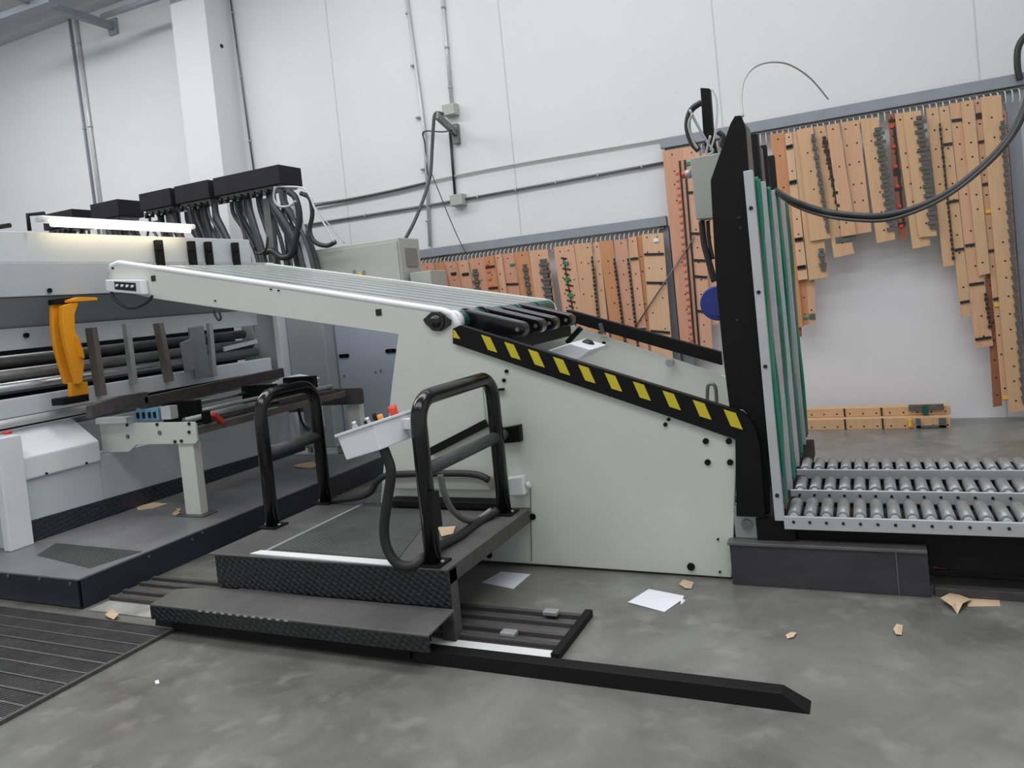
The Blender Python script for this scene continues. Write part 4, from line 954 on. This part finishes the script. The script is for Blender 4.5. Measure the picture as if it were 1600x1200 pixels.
BOARDS = [
 # tall rack, right of the mast
 ((1203,210),(1225,207),(1241,513),(1255,511),'orange','plain orange-brown board, first one right of the mast',0,(),1),
 ((1240,320),(1254,318),(1253,509),(1264,507),'orange','short orange board with a green tag at its foot, left of a pair',-1,(('patch',.6,.94,.02,.014,'green'),),1),
 ((1254,318),(1268,316),(1264,507),(1275,504),'sand','narrow board with grey and green pads at its foot, right of a pair',-1,(('patch',.5,.94,.03,.03,'greyrub'),('dots',.2,.93,.94,2,'green',.012)),1),
 ((1226,209),(1237,206),(1247,438),(1262,436),'pale','narrow pale board with wide dark bands next to the orange-brown board',1,(('bands',(.09,.1,.33,.34,.72,.73,.91,.92)),),1),
 ((1238,206),(1268,201),(1264,438),(1294,432),'tan','board hanging lower behind its neighbour with grey rubber near its foot',1,(('rubber',.8,.80,.96,.08,'greyrub'),),1),
 ((1245,203),(1270,198),(1266,377),(1298,372),'tan','tan board with a black toothed edge, left of a lower hanging board',2,(('rubber',.93,.06,.95,.05,'greyrub'),),1),
 ((1272,198),(1289,196),(1303,403),(1335,396),'tan','board with black teeth down its middle and a hooked foot',1,(('rubber',.7,.08,.8,.05,'ruler'),('patch',.75,.88,.1,.03,'greyrub')),1),
 ((1291,196),(1311,192),(1315,370),(1338,366),'sand','clean narrow board in front of the one with a hooked foot',2,(),1),
 ((1313,192),(1342,187),(1337,366),(1362,362),'sand','clean wider board with two rows of holes at the rack middle',1,(),2),
 ((1344,186),(1372,183),(1370,380),(1399,374),'tan','board with thick grey rubber on its right edge at the rack middle',1,(('rubber',.92,.08,.93,.10,'greyrub'),),1),
 ((1387,179),(1398,178),(1405,374),(1418,371),'brown','very narrow dark board with red and black bands',0,(('dots',.4,.1,.9,6,'red',.018),('bands',(.05,.45,.48,.6,.88)),('line',.7,.1,.9,'ruler')),1),
 ((1398,178),(1411,176),(1426,389),(1454,383),'tan','board hanging lower behind a rubber-edged one, right of the dark board',1,(),1),
 ((1410,176),(1439,172),(1436,371),(1464,368),'tan','board with the widest black rubber teeth, right of the dark board',2,(('rubber',.86,.04,.95,.10,'greyrub'),),1),
 ((1447,169),(1466,167),(1474,417),(1491,414),'tan','long board with a fine dotted black edge',1,(('rubber',.97,.1,.97,.022,'ruler'),),1),
 ((1467,167),(1482,165),(1502,496),(1518,493),'tan','narrow long board with four dark bands',1,(('bands',(.18,.45,.68,.93)),),1),
 ((1483,162),(1500,160),(1524,544),(1552,540),'sand','very long board with dark bands and a wide foot',1,(('bands',(.07,.58,.74,.965)),('rubber',.95,.78,.93,.03,'ruler')),1),
 ((1501,159),(1521,156),(1529,431),(1547,427),'tan','clean board in front of the very long one with a wide foot',2,(),1),
 ((1522,156),(1532,154),(1566,627),(1577,625),'sand','very long narrow board with yellow caps and dark bands',1,(('dots',.5,.37,.99,3,'brass',.022),('bands',(.05,.06,.14,.28,.5,.66)),),1),
 ((1533,300),(1545,298),(1552,636),(1566,634),'brown','dark brown board showing below its neighbours',0,(),1),
 ((1532,152),(1564,148),(1577,645),(1603,641),'tan','longest wide board with black teeth, at the right end of the rack',2,(('rubber',.96,.08,.98,.055,'greyrub'),),1),
 ((1564,173),(1571,172),(1590,560),(1600,558),'rose','thin reddish strip board behind the longest board at the right end',0,(),1),
 ((1243,512),(1252,511),(1247,527),(1253,526),'brown','short dark stub hanging under the orange-brown board',-1,(),1),
 # tall rack, left of the mast
 ((1035,236),(1067,231),(1064,545),(1092,550),'rose','long pinkish board with a column of red pads, left end of the tall rack',1,(('dots',.62,.12,.98,26,'coral',.016),('line',.80,.06,.98,'ruler'),),1),
 ((1067,231),(1092,227),(1092,548),(1114,553),'pink','long pinkish board with dark cross bands, right of the one with red pads',1,(('bands',(.22,.42,.55,.63,.8)),('line',.06,.06,.98,'ruler'),('patch',.3,.08,.03,.02,'green')),1),
 ((1096,240),(1112,237),(1110,508),(1123,506),'pink','pinkish board half hidden behind the electrical box',0,(),1),
 # low rack
 ((865,386),(896,382),(890,560),(922,570),'pink','board with a black and green zigzag',1,(('zig',.3,.10,.75,14),),2),
 ((897,381),(924,379),(922,575),(944,585),'sand','board with a black toothed right edge beside the zigzag one',1,(('rubber',.97,.1,.97,.025,'ruler'),),2),
 ((927,379),(937,378),(946,580),(957,580),'pale','narrow pale board left of the bright orange one',0,(),1),
 ((936,377),(957,375),(960,560),(981,560),'orange','bright orange board with a toothed right edge',1,(('rubber',.96,.15,.97,.022,'ruler'),),1),
 ((959,375),(979,373),(983,560),(1001,570),'rose','reddish board right of the bright orange one',1,(('rubber',.95,.15,.97,.022,'ruler'),),1),
 ((981,371),(994,369),(1002,570),(1016,570),'pink','narrow pinkish board with two dark bands, right of a reddish one',1,(('bands',(.17,.72)),),1),
 ((995,369),(1003,367),(1013,570),(1020,570),'orange','very narrow brownish board left of the widest pale board',0,(),1),
 ((1003,366),(1036,364),(1020,575),(1053,580),'pale','widest pale board with a white label and dark bands',1,(('bands',(.15,.36,.72)),('patch',.65,.05,.03,.02,'paper')),2),
 ((655,412),(677,410),(680,500),(697,500),'rose','board with a green tag at the left end of the low rack',0,(('patch',.75,.2,.05,.02,'green'),),1),
 ((679,410),(695,409),(700,505),(714,505),'orange','plain reddish board, next right of the one with a green tag',0,(),1),
 ((695,409),(712,408),(716,505),(732,505),'rose','board with one short black slot high up, left end of the low rack',1,(('patch',.6,.2,.04,.018,'ruler'),),1),
 ((712,408),(731,406),(732,505),(750,505),'pink','board with a slanting black slot, left part of the low rack',0,(('patch',.6,.22,.05,.018,'ruler'),),1),
 ((733,404),(760,401),(748,505),(776,505),'rose','board with a grey rubber blob on its left half',1,(('rubber',.25,.16,.9,.09,'greyrub'),),1),
 ((756,402),(771,399),(772,510),(788,510),'orange','narrow board with a row of red pads, low rack',2,(('dots',.3,.1,.95,9,'coral',.022),('bands',(.15,.45))),1),
 ((771,399),(783,397),(788,512),(800,512),'pink','narrow pinkish board right of the red pads, low rack',1,(('patch',.5,.6,.03,.018,'ruler'),),1),
 ((783,397),(803,395),(802,515),(822,516),'rose','board with a small green tag near its top, low rack middle',0,(('patch',.75,.15,.035,.014,'green'),('bands',(.4,))),1),
 ((803,394),(825,392),(824,520),(846,522),'orange','orange board with grey rubber down its right half, low rack middle',1,(('rubber',.62,.15,.98,.07,'greyrub'),),1),
 ((826,392),(855,389),(846,530),(876,532),'pink','board with a broad dark grey rubber shape left of the wall gap',1,(('rubber',.72,.1,.98,.13,'greyrub'),('line',.9,.2,.7,'ruler')),1),
]
for i, (tl, tr, bl, br, wd, lb, lay, dec, hs) in enumerate(BOARDS):
    board(tl, tr, bl, br, wd, lb, lay, dec, hs, seed=i, group='cutting die boards hanging on the wall racks')
# boards lying on the floor at the wall
YL = 8.45
for i, (z0, z1, lb, y) in enumerate(((.0, .11, 'lower long wooden board lying on the floor along the wall', YL), (.112, .20, 'upper long wooden board lying against the wall at floor level', YL + .12))):
    m_ = MB(); m_.box(-1.3, .70 + .02 * i, y, y + .16, z0, z1, W['tan'])
    for k2 in range(16): 
        x = -1.2 + k2 * .125; zz = z0 + .03
        m_.add([Vector((x + math.cos(a) * .009, y - .001, zz + math.sin(a) * .009)) for a in [k * math.pi / 4 for k in range(8)]], [tuple(range(8))], M['hole'])
    o = m_.build('floor_board', None, None, .003); tag(o, lb, 'wooden board')
    for x in (-.25, .10): MB().box(x - .008, x + .008, y - .006, y, z0, z1).build('cutting_rule', M['ruler'], o)
    if i == 0:
        MB().box(.33, .36, y - .03, y, .02, .10).build('yellow_tab', M['brass'], o, .004)
        mm = MB(); mm.box(.40, .44, y - .02, y - .001, .01, .10, M['greyrub']); mm.box(.60, .66, y - .02, y - .001, .01, .10, M['greyrub']); mm.box(.40, .66, y - .02, y - .001, .01, .03, M['greyrub']); mm.build('rubber_frame', None, o)
    else:
        mm = MB(); mm.box(.35, .66, y - .03, y - .001, z0 + .05, z1 + .02, M['greyrub']); mm.box(.47, .52, y - .04, y - .001, z0, z1 + .01, M['darkgreen']); mm.build('rubber_frame', None, o)
